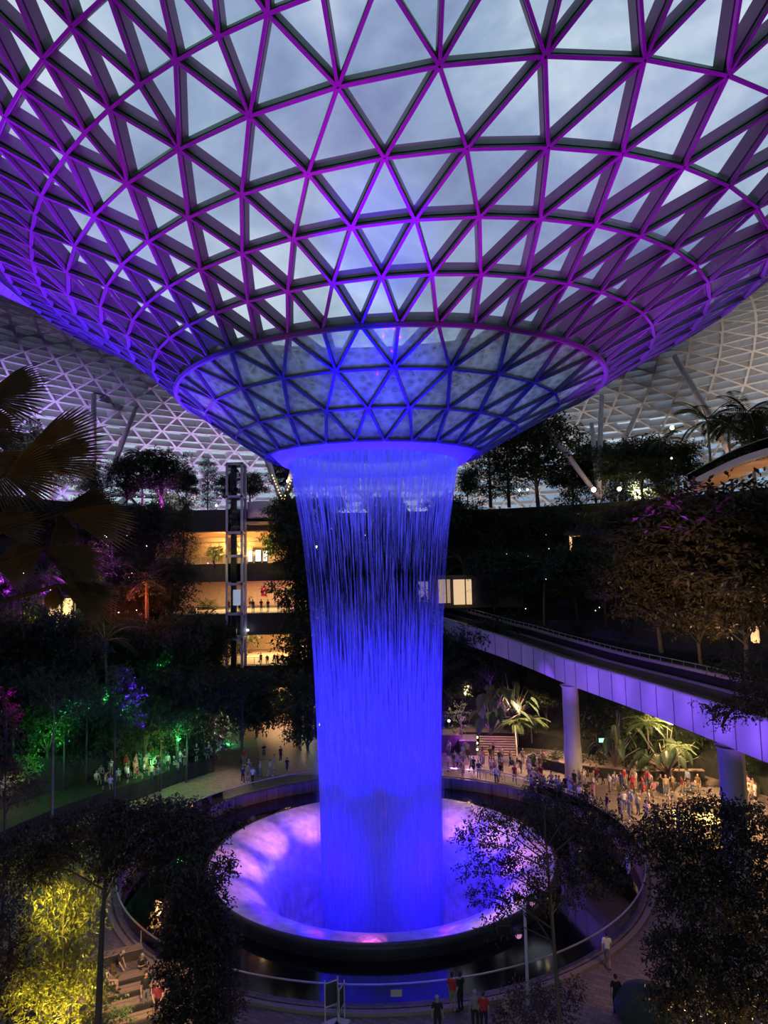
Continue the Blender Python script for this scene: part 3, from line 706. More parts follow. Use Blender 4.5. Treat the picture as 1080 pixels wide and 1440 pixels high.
# lit shrubs: px, py, size m, colour word, light colour, energy
LIT = [(234, 912, 2.2, 'emerald-lit leafy shrub', 'on the ledge below the orange tree', (0.05, 1, 0.35), 260), (256, 915, 2.4, 'teal-lit hazy shrub', 'beside the emerald one', (0.2, 0.9, 0.8), 70),
 (160, 958, 2.6, 'green-lit leafy shrub', 'mid-slope on the left', (0.1, 1, 0.3), 200), (192, 978, 2.4, 'green-lit low shrub', 'right of the mid-slope pair', (0.08, 1, 0.35), 150), (122, 972, 2.0, 'cyan-lit small shrub', 'left on the middle slope', (0.1, 0.9, 0.7), 110),
 (90, 1012, 2.6, 'green-lit tall shrub', 'by the pale trunk at far left', (0.12, 1, 0.15), 190), (226, 1030, 3.0, 'yellow-green lit sapling', 'above the seated crowd', (0.6, 1, 0.08), 170), (222, 1066, 1.6, 'bright green-lit ground shrub', 'beneath the yellow-green sapling', (0.08, 1, 0.25), 150),
 (262, 1018, 2.4, 'green-lit rounded shrub', 'right of the yellow-green sapling', (0.06, 1, 0.3), 200), (292, 968, 2.2, 'turquoise-lit shrub', 'below the walkway on the left', (0.08, 1, 0.6), 160), (318, 982, 2.4, 'mint-lit spreading shrub', 'right of the turquoise one', (0.08, 1, 0.45), 190), (318, 1022, 2.2, 'green-lit shrub', 'beside the garden path entrance', (0.08, 1, 0.4), 190),
 (437, 962, 3.0, 'teal-lit tall shrub', 'just left of the falling water', (0.05, 0.9, 0.75), 220), (442, 994, 1.8, 'cyan-lit small shrub', 'low beside the falling water', (0.05, 0.9, 0.8), 160),
 (157, 762, 3.4, 'violet-lit leafy bush', 'behind the fan palm tips', (0.6, 0.05, 1), 700), (235, 702, 3.0, 'purple-lit bush', 'on the roof garden edge', (0.6, 0.05, 1), 500), (240, 742, 2.6, 'purple-lit bush', 'below the roof garden edge', (0.5, 0.05, 1), 420),
 (100, 800, 2.8, 'violet-lit bush', 'behind the lower palm frond', (0.5, 0.03, 1), 520), (20, 800, 2.4, 'purple-lit bush', 'at the far left edge behind the palm', (0.5, 0.03, 1), 300), (208, 824, 2.6, 'orange-red lit shrub', 'on the dark slope left of the shops', (1, 0.12, 0.03), 460), (128, 822, 2.0, 'yellow-green lit shrub', 'beside the lowest palm frond', (0.7, 1, 0.05), 160),
 (416, 838, 2.6, 'magenta-lit bush', 'right of the middle shop floor', (0.8, 0.05, 1), 300), (417, 880, 2.0, 'violet-lit bush', 'right of the open walkway', (0.6, 0.05, 1), 160), (432, 768, 2.2, 'purple-lit bush', 'at the left edge of the falling water', (0.6, 0.05, 1), 220),
 (648, 1012, 2.6, 'purple-lit low bush', 'right of the falling water foot', (0.55, 0.05, 1), 300), (380, 765, 3.2, 'gold-lit hanging shrub', 'at the right end of the upper shop', (1, 0.75, 0.1), 160), (300, 780, 3.0, 'gold-lit potted tree', 'inside the upper shop front', (1, 0.8, 0.1), 120),
 (30, 1090, 2.6, 'pale-lit shrub', 'low at the left edge', (1, 0.75, 0.6), 60), (60, 850, 2.5, 'amber-lit shrub', 'in front of the distant lit shop at left', (1, 0.6, 0.15), 120)]
LITG = []
for i, (px, py, s, a, b, c, e) in enumerate(LIT):
    p = hit(px, py+8)
    if a.startswith('gold'): p = atY(px, py+12, 97.5)
    elif py < 1050:
        q = atY(px, py, p.y-5.0); g0 = ground(q.x, q.y); p = q
        if q.z-g0 > 1.6:      # a small tree whose crown catches the light
            H_ = (q.z-g0)+s*0.55; cr_ = s*1.05
            t = MB(); tk = MB(); rn = random.Random(300+i)
            for j in range(4): blob(t, rn, (rn.uniform(-.4, .4)*s, rn.uniform(-.3, .3)*s, q.z-g0+rn.uniform(-.3, .4)*s), s*.42, s*.42, s*.3, 190, .20)
            tk.tube([(0, 0, -.2), (.1, 0, (q.z-g0)*.5), (0, 0, q.z-g0)], [.12, .09, .04], 7)
            r_ = empty('small_tree', (q.x, q.y, g0)); tag(r_, uniq(a.replace('shrub', 'treelet').replace('bush', 'treelet').replace('ground treelet', 'treelet')+' '+b), 'tree', 'colour-lit treelets')
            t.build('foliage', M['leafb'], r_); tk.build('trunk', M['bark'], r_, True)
            plight('garden_spot', (q.x+R_.uniform(-.3, .3), q.y-s*.8, q.z-s*.5), e*1.9, c, 0.08); continue
        p = Vector((q.x, q.y, g0))
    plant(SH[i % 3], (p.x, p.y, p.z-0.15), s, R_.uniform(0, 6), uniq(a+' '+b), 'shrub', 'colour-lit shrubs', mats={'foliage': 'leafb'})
    plight('garden_spot', (p.x+R_.uniform(-.4, .4), p.y-s*0.75, p.z+0.35), e*1.5, c, 0.08)
# magenta lamp on the bush by the middle shops is doubled by the slope's little white path lights further down

for i, px in enumerate((12, 40, 70, 98, 126, 150, 172, 196, 222, 250, 278)):
    p = hit(px, 1072-(i % 3)*9); plant(SH[i % 3], (p.x, p.y, p.z-.2), 2.6+.3*(i % 3), i, uniq('dark bush edging the seated crowd bank, %s from left' % ORD[i]), 'bush', 'bushes edging the left bank')
# understorey: low shrubs all over the beds, dark
k = 0
for zone, xs, ys, ph in (('left slope', (0, 300), (720, 1085), 'left slope'), ('right slope', (650, 1080), (725, 1090), 'right slope'), ('bank behind the water', (440, 650), (730, 1060), 'bank')):
    its = []
    for i in range({'left slope': 20, 'right slope': 18, 'bank behind the water': 8}[zone]):
        its.append((R_.uniform(*xs), R_.uniform(*ys)))
    its.sort()
    for i, (px, py) in enumerate(its):
        p = hit(px, py)
        if p.z < 1: continue
        plant(SH[i % 3], (p.x, p.y, p.z-.2), R_.uniform(2.2, 3.6), R_.uniform(0, 6), uniq('unlit dark shrub, %s from left among those on the %s' % (ORD[i], zone)), 'shrub', 'dark shrubs on the '+zone)

# ---------------------------------------------------------------- foreground trees, built blob by blob
def blob_tree(name, label, blobs, Y, base, leafm, ls, n, seed, trunk=True, tr_r=0.16, cat='tree', bark='bark', wr=.22):
    rnd = random.Random(seed); t = MB(); b = MB()
    O = atz(base[0], base[1], 0) if trunk else atY(base[0], base[1], Y)
    Y = Y or O.y
    O = Vector((atY(base[0], base[1], Y).x, Y, 0)) if trunk else O
    tot = sum(q[2]*q[3] for q in blobs); cs = []
    for q in blobs:
        px, py, rx, ry = q[:4]; dy = q[4] if len(q) > 4 else rnd.uniform(-1.2, 1.2)
        c = atY(px, py, Y+dy)-O; k = (Y+dy)/F_PX; cs.append(c)
        blob(t, rnd, c, rx*k, (rx*k+ry*k)/2, ry*k, int(n*q[2]*q[3]/tot), ls, wr)
    if trunk:
        zt = max(c.z for c in cs)*0.93; cx = sum(c.x for c in cs)/len(cs)*0.3
        path = [Vector((0, 0, -.2)), Vector((0.05, 0, zt*.35)), Vector((cx*.4, 0, zt*.7)), Vector((cx, 0, zt))]
        b.tube(path, [tr_r, tr_r*.8, tr_r*.55, tr_r*.2], 9)
        for c in cs:
            s0 = max(0.3, min(0.9, (c.z-1.2)/zt)); st = path[1].lerp(path[3], max(0, (s0-.35)/.65)) if s0 > .35 else Vector((0, 0, c.z*.8))
            md = st.lerp(c, .5)+Vector((rnd.uniform(-.2, .2), rnd.uniform(-.2, .2), .25)); b.tube([st, md, c], [tr_r*.3, tr_r*.2, .015], 5)
    else:
        st = cs[-1]+Vector((0, 0, 0))
        for a_, b_ in zip(cs, cs[1:]): b.tube([a_, a_.lerp(b_, .5)+Vector((0, 0, .05)), b_], [.012, .02, .03], 5)
    r = empty(name, O); tag(r, uniq(label), cat)
    t.build('foliage', M[leafm], r); b.build('trunk' if trunk else 'branch', M[bark], r, True)
    return r
blob_tree('broadleaf_tree', 'dark spreading tree with purple-black crown over the left lower corner', [(60, 1190, 60, 24), (130, 1162, 60, 22), (190, 1148, 55, 18), (250, 1147, 50, 16), (305, 1152, 38, 12), (200, 1165, 80, 28), (120, 1195, 70, 25), (265, 1175, 50, 20), (30, 1215, 45, 28), (185, 1215, 50, 22), (240, 1205, 40, 16)], 27.5, (136, 1440), 'leafd', 0.17, 19000, 101, tr_r=.17)
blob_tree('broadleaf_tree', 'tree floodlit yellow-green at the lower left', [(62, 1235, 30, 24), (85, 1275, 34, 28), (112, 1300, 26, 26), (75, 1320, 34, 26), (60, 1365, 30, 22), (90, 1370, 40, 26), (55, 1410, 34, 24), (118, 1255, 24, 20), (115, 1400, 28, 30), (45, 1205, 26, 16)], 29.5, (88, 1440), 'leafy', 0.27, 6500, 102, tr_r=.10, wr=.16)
blob_tree('columnar_tree', 'dense black-green column tree in front of the railing, lower left', [(285, 1238, 28, 18), (312, 1218, 14, 12), (275, 1270, 40, 24), (278, 1310, 46, 28), (272, 1355, 46, 28), (285, 1395, 46, 30), (270, 1430, 48, 24), (308, 1335, 22, 22), (244, 1290, 18, 18)], 31, (275, 1460), 'leafd', 0.19, 17000, 103, tr_r=.14)
blob_tree('broadleaf_tree', 'bronze-leaved shrub tree at the left edge beside the floodlit tree', [(8, 1260, 26, 30), (10, 1320, 26, 34), (14, 1380, 28, 30), (8, 1430, 30, 24)], 30.5, (8, 1470), 'leafr', 0.20, 3800, 104, tr_r=.09)
blob_tree('broadleaf_tree', 'delicate dark tree overlapping the right rim of the basin', [(690, 1140, 26, 9), (665, 1180, 26, 10), (672, 1157, 20, 7), (720, 1165, 34, 14), (770, 1120, 34, 18), (760, 1150, 42, 20), (700, 1205, 34, 12), (665, 1225, 20, 8), (735, 1225, 34, 15), (690, 1262, 26, 12), (725, 1275, 26, 12), (800, 1190, 50, 28), (815, 1145, 38, 22), (860, 1195, 34, 22), (700, 1302, 22, 9), (780, 1255, 36, 20), (835, 1235, 40, 20), (845, 1165, 30, 18)], 27, (786, 1450), 'leafd', 0.14, 16000, 105, tr_r=.11)
blob_tree('broadleaf_tree', 'big dark tree filling the lower right corner', [(950, 1170, 38, 26), (1005, 1150, 40, 24), (1060, 1165, 36, 26), (915, 1185, 30, 20), (970, 1215, 50, 26), (1045, 1215, 46, 30), (1000, 1265, 44, 28), (1062, 1280, 34, 34), (950, 1265, 26, 18), (1010, 1330, 40, 32), (955, 1345, 34, 26), (1060, 1350, 34, 36), (985, 1400, 44, 34), (1050, 1420, 40, 34), (935, 1400, 20, 24)], 26, (1018, 1470), 'leafd', 0.18, 28000, 106, tr_r=.15)
blob_tree('broadleaf_tree', 'slim sapling with small dark tuft beside the lower right path', [(925, 1322, 13, 10), (938, 1310, 12, 8), (920, 1335, 10, 8)], 31, (934, 1400), 'leaf', 0.15, 450, 107, tr_r=.06)
blob_tree('hanging_branch', 'leafy branch reaching in from the right edge across the bridge panel', [(985, 990, 5, 3, 0), (1000, 1000, 8, 4, 0), (1012, 992, 10, 4, .1), (1003, 1012, 7, 4, 0), (1025, 1002, 14, 7, .1), (1015, 1022, 7, 4, 0), (1040, 990, 16, 9, .2), (1062, 975, 22, 14, .3), (1050, 1005, 14, 5, .3), (1075, 995, 18, 10, .4), (1100, 985, 20, 16, .6)], 12.5, (1100, 985), 'leafr', 0.06, 4200, 108, trunk=False, cat='branch')
blob_tree('hanging_branch', 'dim out-of-focus bough above the right edge of the track deck', [(1010, 935, 14, 6, 0), (1035, 930, 22, 10, .2), (1045, 955, 20, 10, .2), (1070, 925, 22, 16, .4), (1072, 960, 22, 14, .4), (1105, 950, 20, 20, .5)], 14.5, (1105, 950), 'leafr', 0.08, 2600, 109, trunk=False, cat='branch')
blob_tree('broadleaf_tree', 'pinkish dim tree at the far left edge above the crowd', [(6, 1020, 14, 24), (10, 1060, 18, 20), (4, 1090, 22, 18), (30, 1110, 30, 16), (2, 985, 10, 14)], 38, (2, 1300), 'leafr', 0.2, 2600, 110, tr_r=.1)
blob_tree('palm_tree', 'slender pale-trunked tree rising at the left beyond the dark crown', [(70, 955, 26, 12), (40, 965, 24, 10), (95, 975, 26, 12), (75, 985, 30, 10), (110, 1000, 18, 8)], 50, (72, 1150), 'leaf', 0.24, 1500, 111, tr_r=.14, bark='stem')
blob_tree('broadleaf_tree', 'slim-trunked tree left of the seated crowd with drooping crown', [(150, 955, 30, 16), (175, 975, 26, 14), (130, 985, 24, 14), (160, 1000, 34, 14), (185, 1015, 20, 12)], 56, (160, 1110), 'leaf', 0.24, 2400, 112, tr_r=.13)
blob_tree('flowering_shrub', 'low shrub with pale tips in front of the railing at bottom centre right', [(740, 1400, 24, 14), (780, 1415, 26, 16), (720, 1430, 24, 12), (760, 1435, 30, 12), (800, 1395, 16, 12)], 31.5, (760, 1470), 'leafr', 0.15, 2600, 113, tr_r=.05, cat='shrub')
blob_tree('leafy_shrub', 'dark low hedge under the bottom frame edge left of centre', [(330, 1400, 14, 16), (320, 1425, 20, 14)], 31, (322, 1460), 'leafr', 0.15, 900, 114, tr_r=.04, cat='shrub')
blob_tree('leafy_shrub', 'warm-lit bush behind the tiered benches', [(165, 1425, 18, 14), (130, 1432, 24, 14), (150, 1440, 30, 12)], 31.5, (150, 1470), 'leafb', 0.16, 900, 115, tr_r=.04, cat='shrub')
# round clipped bush
t = MB(); rnd = random.Random(5)
prof = [(0.02, 1.75), (0.5, 1.68), (0.95, 1.45), (1.25, 1.1), (1.38, .7), (1.3, .35), (1.05, .08), (.7, 0)]
t.lathe(prof, 40)
p = atz(908, 1440, 0)
o = t.build('round_bush', mat('clipped_green', (0.03, 0.045, 0.03), 0.9, var=0.3, scale=8, bump=0.5), None, True, loc=p); tag(o, uniq('smooth round clipped bush on the lower right path'), 'bush')

# ---------------------------------------------------------------- the fan palm close on the left
def fan(hub, tip, spread, Y, seed, tilt=0.0, nseg=30, droop=0.25, depth=0.5):
    rnd = random.Random(seed); t = MB()
    h = atY(hub[0], hub[1], Y); e = atY(tip[0], tip[1], Y-depth*0.3); ax = e-h; L_ = ax.length; ax.normalize()
    view = Vector((0, 1, 0)); s = ax.cross(view).normalized()      # sideways in the picture plane
    s = (s*math.cos(tilt)+view*math.sin(tilt)).normalized(); n = ax.cross(s).normalized()
    if n.z < 0: n = -n
    da = spread/nseg
    for i in range(nseg):
        a = -spread/2+(i+.5)*da; l = L_*(1-.18*abs(2*a/spread)**2)*rnd.uniform(.93, 1.05)
        def P(r, off, lift=0):
            an = a+off; q = ax*math.cos(an)+s*math.sin(an)
            dz = droop*L_*(r/L_)**2.2*(0.6+.4*abs(2*a/spread)); return h+q*r-Vector((0, 0, dz))+n*lift
        w = da/2
        sep = .66*l; pts = [h, P(sep*.5, -w), P(sep*.5, 0, .018), P(sep*.5, w), P(sep, -w), P(sep, 0, .028), P(sep, w), P(l*.82, -w*.55), P(l*.82, 0, .015), P(l*.82, w*.55), P(l, 0, -.02)]
        t.add(pts, [(0, 1, 2), (0, 2, 3), (1, 4, 5, 2), (2, 5, 6, 3), (4, 7, 8, 5), (5, 8, 9, 6), (7, 10, 8), (8, 10, 9)])
    return t, h
fp = empty('fan_palm', (-5.4, 8.6, 0)); tag(fp, uniq('large fan palm with drooping brown-green fronds at the left edge'), 'palm')
FO = Vector(fp.location)
FR = [((-25, 560), (78, 535), 1.3, 8.6, .5), ((-30, 640), (60, 690), 1.3, 9.0, .3), ((25, 645), (150, 575), .75, 8.3, .35), ((30, 655), (160, 622), .75, 8.0, .45), ((8, 668), (92, 655), 1.6, 7.8, .25),
      ((82, 718), (175, 690), .7, 8.6, .4), ((88, 722), (195, 735), .8, 8.3, .35), ((85, 722), (95, 775), 1.0, 8.4, .5), ((62, 770), (158, 792), .75, 8.2, .3), ((60, 772), (150, 825), .6, 8.5, .4), ((62, 770), (5, 790), 1.4, 8.8, .4),
      ((82, 822), (175, 838), .6, 8.4, .35), ((84, 824), (160, 868), .55, 8.2, .35), ((80, 822), (75, 858), 1.5, 8.5, .2), ((-20, 740), (65, 728), 1.1, 8.8, .4), ((-15, 790), (50, 800), 1.2, 9.0, .5), ((-30, 600), (40, 600), 1.5, 9.2, .3)]
t2 = MB()
for i, (h, e, sp, Y, dp) in enumerate(FR):
    t, hp = fan(h, e, sp, Y, 200+i, tilt=R_.uniform(-.5, .5), nseg=int(13+9*sp/1.3), depth=dp, droop=.16)
    t.v = [tuple(Vector(v)-FO) for v in t.v]
    t.build('frond', M['palmleaf'], fp, False)
    root = Vector((-.4, 0, hp.z-.9)); loc = hp-FO
    t2.tube([root, root.lerp(loc, .55)+Vector((0, 0, .2)), loc], [.018, .014, .009], 6)
t2.build('leaf_stalk', mat('dark_stalk', (.03, .02, .012), 1.0, spec=0.05), fp, True)['kind'] = 'stuff'
t3 = MB(); t3.tube([(-.4, 0, 0), (-.45, 0, 12), (-.4, 0, 21)], [.22, .2, .18], 12); t3.build('trunk', M['bark'], fp, True)

# ---------------------------------------------------------------- roof-carrying struts, lift tower, balconies
M['strut'] = mat('strut_paint', (0.55, 0.52, 0.55), 0.5, var=0.05)
def strut_group(label, foot, tops, Y, r=0.42, gr='inclined struts holding up the roof'):
    f = atY(foot[0], foot[1], Y); c = empty('roof_column', f); tag(c, uniq(label), 'column', gr)
    for (px, py, dy) in tops:
        e = atY(px, py, Y+dy)-f; t = MB(); t.tube([(0, 0, -.6), e*.5, e], [r*.8, r, r*.75], 12); t.build('strut', M['strut'], c, True)
strut_group('four grey struts splaying from one foot on the right roof garden', (842, 694), [(757, 590, 3), (832, 596, 8), (846, 556, 2), (898, 575, 9)], 99)
strut_group('single slanting strut meeting the shell at the upper right', (1030, 640), [(948, 500, 4)], 96, .5)
strut_group('slanting violet-tinted strut right of the fan palm tips', (152, 672), [(192, 572, 4)], 103)
strut_group('upright violet-tinted strut behind the fan palm', (130, 700), [(132, 555, 3)], 101, .5)
strut_group('two struts meeting in a V just left of the water', (398, 705), [(361, 610, 2), (424, 622, -3)], 97)
# V-shaped lit tree sculpture frame
M['bulb'] = mat('warm_bulbs', (0.9, 0.7, 0.4), 0.5, emit=(1, 0.75, 0.3), es=3.0)
f = atY(398, 706, 95); c = empty('lit_planter_frame', f); tag(c, uniq('small V-shaped frame wrapped in warm lights beside the struts'), 'light sculpture')
for s in (-1, 1):
    t = MB()
    for k in range(9): t.box((s*(0.15+.17*k), 0, .5+.42*k), (.12, .12, .16))
    t.build('light_string', M['bulb'], c)
t = MB(); t.tube([(-1.5, 0, 3.8), (0, 0, .1), (1.5, 0, 3.8)], .04, 5); t.build('frame', M['dark_metal'], c)
# lift tower in front of the shops
p0 = atY(318, 797, 97.5); p1 = atY(347, 652, 97.5)
lw = p1.x-p0.x; zt = p1.z
lt = empty('lift_tower', ((p0.x+p1.x)/2, 97.3, 0)); tag(lt, uniq('tall white-framed glass lift tower in front of the shop floors'), 'lift tower')
M['white_metal'] = mat('white_metal', (0.6, 0.58, 0.62), 0.4)
for sx1 in (-1, 1):
    for sy1 in (-1, 1):
        t = MB(); t.box((sx1*lw*.36, sy1*1.2, (zt+8.5)/2), (.34 if sx1 > 0 else .28, .3, zt-8.5)); t.build('post', M['white_metal'], lt)
t = MB()
for z in (zt-.2, zt-5.0, zt-10.2, 24.2, 20.2, 16, 12.5): t.box((0, -1.2, z), (lw*.8, .3, .35)); t.box((0, 1.2, z), (lw*.8, .3, .35)); t.box((-lw*.36, 0, z), (.3, 2.4, .35)); t.box((lw*.36, 0, z), (.3, 2.4, .35))
t.build('cross_frame', M['white_metal'], lt)
t = MB(); t.box((0, 0, (zt+8.5)/2), (lw*.66, 2.1, zt-9)); t.build('glass_shaft', M['rail_glass'], lt)
t = MB(); t.box((-lw*.1, 0, (zt+8.5)/2), (.7, .7, zt-8.5)); t.build('guide_column', M['dark_metal'], lt)
t = MB(); t.box((.2, -.3, 18.3), (.9, 1.2, 2.2)); t.build('lift_car', mat('lift_car_glow', (.5, .55, .6), .4, emit=(.6, .7, .9), es=.55), lt)
t = MB()
rnd = random.Random(3)
for k in range(14): t.box((rnd.uniform(-.7, .7), -1.1, zt-1-rnd.uniform(0, 3.4)), (rnd.uniform(.2, .6), .15, rnd.uniform(.2, .6)))
t.build('machinery', M['dark_metal'], lt)
# drum balcony with purple light
bx = atY(369, 728, 97); t = MB(); t.lathe([(0.01, 2.25), (2.3, 2.3), (2.35, 2.3), (2.35, 0), (0.01, 0)], 48)
db = empty('drum_balcony', (bx.x, 98, bx.z)); tag(db, uniq('round purple-lit balcony on top of the shop block'), 'balcony'); t.build('drum', M['white_metal'], db, True)
t = MB(); t.box((.1, 0, -.75), (4.6, 3.2, .35)); t.build('canopy', M['timber'], db)
spot('drum_lamp', (bx.x+3, 92, bx.z-1), (bx.x, 98, bx.z+1), 350, (.35, .02, 1), 40)
plight('under_canopy_lamp', (bx.x, 96.2, bx.z-1.7), 30, (1, .6, .25))
# shop fittings
M['lit_white'] = mat('lit_shop_window', (.9, .9, .9), .5, emit=(1, .93, .8), es=2.2)
M['lit_warm'] = mat('lit_shop_panel', (.9, .7, .4), .5, emit=(1, .62, .22), es=.9)
M['red_sign'] = mat('red_banner', (.55, .03, .03), .5, emit=(.8, .04, .03), es=.35)
M['sign_white'] = mat('sign_white', (.8, .78, .75), .5, emit=(.9, .85, .8), es=.3)
for (px, py, w, h, lb) in ((352, 782, 1.0, 1.6, 'left'), (363, 780, 1.3, 1.7, 'middle'), (373, 781, 1.0, 1.6, 'right')):
    q = atY(px, py+8, 103); s = empty('shop_window', (q.x, 103, 23.25)); tag(s, uniq('small glaring white shop window, %s one of three on the upper floor' % lb), 'shop window', 'white shop windows')
    w *= .62; t = MB(); t.box((0, 0, h/2+.3), (w, .12, h)); t.build('lit_display', M['lit_white'], s)
    t = MB(); t.box((0, .1, h/2+.3), (w+.24, .1, h+.24)); t.box((0, 0, .15), (w+.2, .4, .3)); t.build('frame', M['dark_metal'], s)
q = atY(371, 832, 104); s = empty('hanging_banner', (q.x, 104, q.z)); tag(s, uniq('red banner with a white numeral hanging above the middle walkway'), 'banner')
t = MB(); t.box((0, 0, 0), (0.85, .06, 1.35)); t.build('cloth', M['red_sign'], s)
t = MB()
for (x, z, w, h) in ((0, .45, .3, .06), (0, .33, .06, .2), (-.02, 0, .3, .07), (.13, -.12, .07, .28), (-.02, -.24, .3, .07), (-.05, -.12, .2, .06)): t.box((x, -.05, z), (w, .03, h))
t.build('numeral', M['sign_white'], s)
t = MB(); t.box((0, 0, .8), (.95, .08, .06)); t.box((0, 0, 1.1), (.04, .04, .6)); t.build('rod', M['dark_metal'], s)
s = empty('shop_sign', (atY(367, 763, 100.2).x, 102.6, 25.35)); tag(s, uniq('row of tiny dark letters on the timber shop canopy'), 'sign')
t = MB(); rnd = random.Random(9)
for k in range(8):
    if k == 2: continue
    t.box((-1.3+k*.36, 0, 0), (.05, .04, .28)); t.box((-1.22+k*.36, 0, -.12+.24*(k % 2)), (.18, .04, .05))
    if k % 3 == 0: t.box((-1.14+k*.36, 0, 0), (.05, .04, .28))
t.build('letters', M['dark_metal'], s)
# interior furnishings that glow behind the trees: vertical green-wall panels
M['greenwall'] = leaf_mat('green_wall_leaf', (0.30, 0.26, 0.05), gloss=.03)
for (x0, x1, ya, yb, z0, z1, lb) in ((-11.6, -17.0, 88, 119, 0, 5.2, 'beside the ground-level path'), (-13.2, -17.5, 99.5, 118, 8.6, 12.7, 'beside the open walkway'), (-13.2, -15.5, 100, 118, 16, 20.5, 'at the right end of the middle shop floor')):
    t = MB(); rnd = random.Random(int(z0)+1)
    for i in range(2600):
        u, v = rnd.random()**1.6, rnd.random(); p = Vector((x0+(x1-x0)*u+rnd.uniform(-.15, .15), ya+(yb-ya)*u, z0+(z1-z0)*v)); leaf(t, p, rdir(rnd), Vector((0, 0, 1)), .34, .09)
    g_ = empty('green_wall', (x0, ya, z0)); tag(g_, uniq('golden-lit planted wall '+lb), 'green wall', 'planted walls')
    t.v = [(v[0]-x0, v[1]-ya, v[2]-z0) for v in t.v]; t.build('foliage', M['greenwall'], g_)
    t = MB(); t.add([(0.3, 0, 0), (x1-x0+.3, yb-ya, 0), (x1-x0+.3, yb-ya, z1-z0), (.3, 0, z1-z0), (.5, 0, 0), (x1-x0+.5, yb-ya, 0), (x1-x0+.5, yb-ya, z1-z0), (.5, 0, z1-z0)], [(0, 1, 2, 3), (4, 7, 6, 5), (0, 3, 7, 4), (1, 5, 6, 2), (3, 2, 6, 7)]); t.build('panel', M['planter_wall'], g_)
for i, y in enumerate((92, 100, 108, 116)): plight('path_lamp', (-14.5-(y-88)*.17, y, 4.3), 90, (1, .55, .2))
# the pale path running back under the floors
t = MB(); t.add([(-13.5, 74, .02), (-6.5, 74, .02), (-12.0, 90, .02), (-17.2, 120, .02), (-21.5, 120, .02), (-17.2, 90, .02)], [(0, 1, 2, 5), (5, 2, 3, 4)])
t.build('garden_path', mat('path_stone', (.42, .30, .2), .5, var=.12)); bpy.data.objects['garden_path']['kind'] = 'structure'; bpy.data.objects['garden_path'].name = 'floor_path'
# railings at each floor front
for z, lb in ((8.4, 'lowest'), (15.9, 'middle'), (23.2, 'top')):
    g_ = empty('floor_railing', (sx_, YF+.6, z)); tag(g_, uniq('thin glass railing along the %s shop walkway' % lb), 'railing', 'walkway railings')
    t = MB(); t.box((0, 0, 1.1), (w_-1, .06, .06)); t.build('handrail', M['rail_metal'], g_)
    t = MB(); t.box((0, 0, .55), (w_-1, .03, 1.0)); t.build('glass_panel', M['rail_glass'], g_)
    t = MB()
    for k in range(14): t.box((-w_/2+1+k*(w_-2)/13, 0, .55), (.05, .05, 1.1))
    t.build('baluster', M['rail_metal'], g_)['kind'] = 'stuff'
# window openings in the dark slope on the right
for i, (x0, x1, y0, y1, lb, e) in enumerate(((588, 603, 818, 848, 'narrow lit doorway seen through the water edge', .8), (616, 634, 815, 848, 'tall lit glass bay at the far end of the bridge', 1.0), (637, 664, 815, 850, 'bright warm lit bay where the track enters the building', 2.2))):
    q = atY((x0+x1)/2, (y0+y1)/2, 93.6); k = 94/F_PX; w, h = (x1-x0)*k, (y1-y0)*k
    s = empty('lit_opening', q); tag(s, uniq(lb), 'window'); t = MB(); t.box((0, .6, 0), (w, .1, h)); t.build('lit_interior', mat('bay_glow', (.8, .6, .35), .5, emit=(1, .68, .32) if i else (.5, .4, 1), es=e*.35, var=.3), s)
    t = MB()
    for xx in (-w/2, w/2, w*.15): t.box((xx, 0, 0), (.14, .3, h+.3))
    t.box((0, 0, h/2+.1), (w+.3, 1.4, .2)); t.build('frame', M['dark_metal'], s)
q = atY(640, 832, 94.6); t = MB(); t.box((0, 1.2, 0), (13, 2.0, 4.6)); o = t.build('portal_wall', mat('portal', (.09, .06, .05), .7), None, loc=q+Vector((3, 0, 0))); tag(o, uniq('brown wall around the bridge portal right of the water'), 'wall')
s = empty('lit_terrace_room', hit(822, 768)); tag(s, uniq('warm lit room half hidden by palms on the dark right slope'), 'room')
t = MB(); t.box((0, .8, .4), (4.4, .1, 2.2)); t.build('lit_interior', mat('room_glow', (.8, .6, .35), .5, emit=(1, .6, .25), es=1.1, var=.35), s)
t = MB(); t.box((0, 0, 1.75), (6.4, 2.4, .4)); t.box((-2.3, .3, .4), (.3, .8, 2.4)); t.box((2.3, .3, .4), (.3, .8, 2.4)); t.box((.6, .3, .4), (.2, .3, 2.4)); t.build('frame', M['dark_metal'], s)
s = empty('lit_shop_front', hit(58, 862)); tag(s, uniq('distant amber shop front with a red sign behind the lowest fronds'), 'shop front')
t = MB(); t.box((0, .3, 0), (7, .1, 3.0)); t.build('lit_interior', mat('far_shop_glow', (.8, .6, .35), .5, emit=(1, .66, .3), es=1.4, var=.5, scale=1), s)
t = MB(); t.box((-2.9, 0, 1.2), (1.3, .1, .5)); t.build('red_panel', M['red_sign'], s)
t = MB(); t.box((0, 0, 1.7), (7.6, 1.2, .3))
for xx in (-3.5, -1.6, .6, 2.2, 3.5): t.box((xx, 0, 0), (.14, .3, 3.2))
t.build('frame', M['dark_metal'], s)
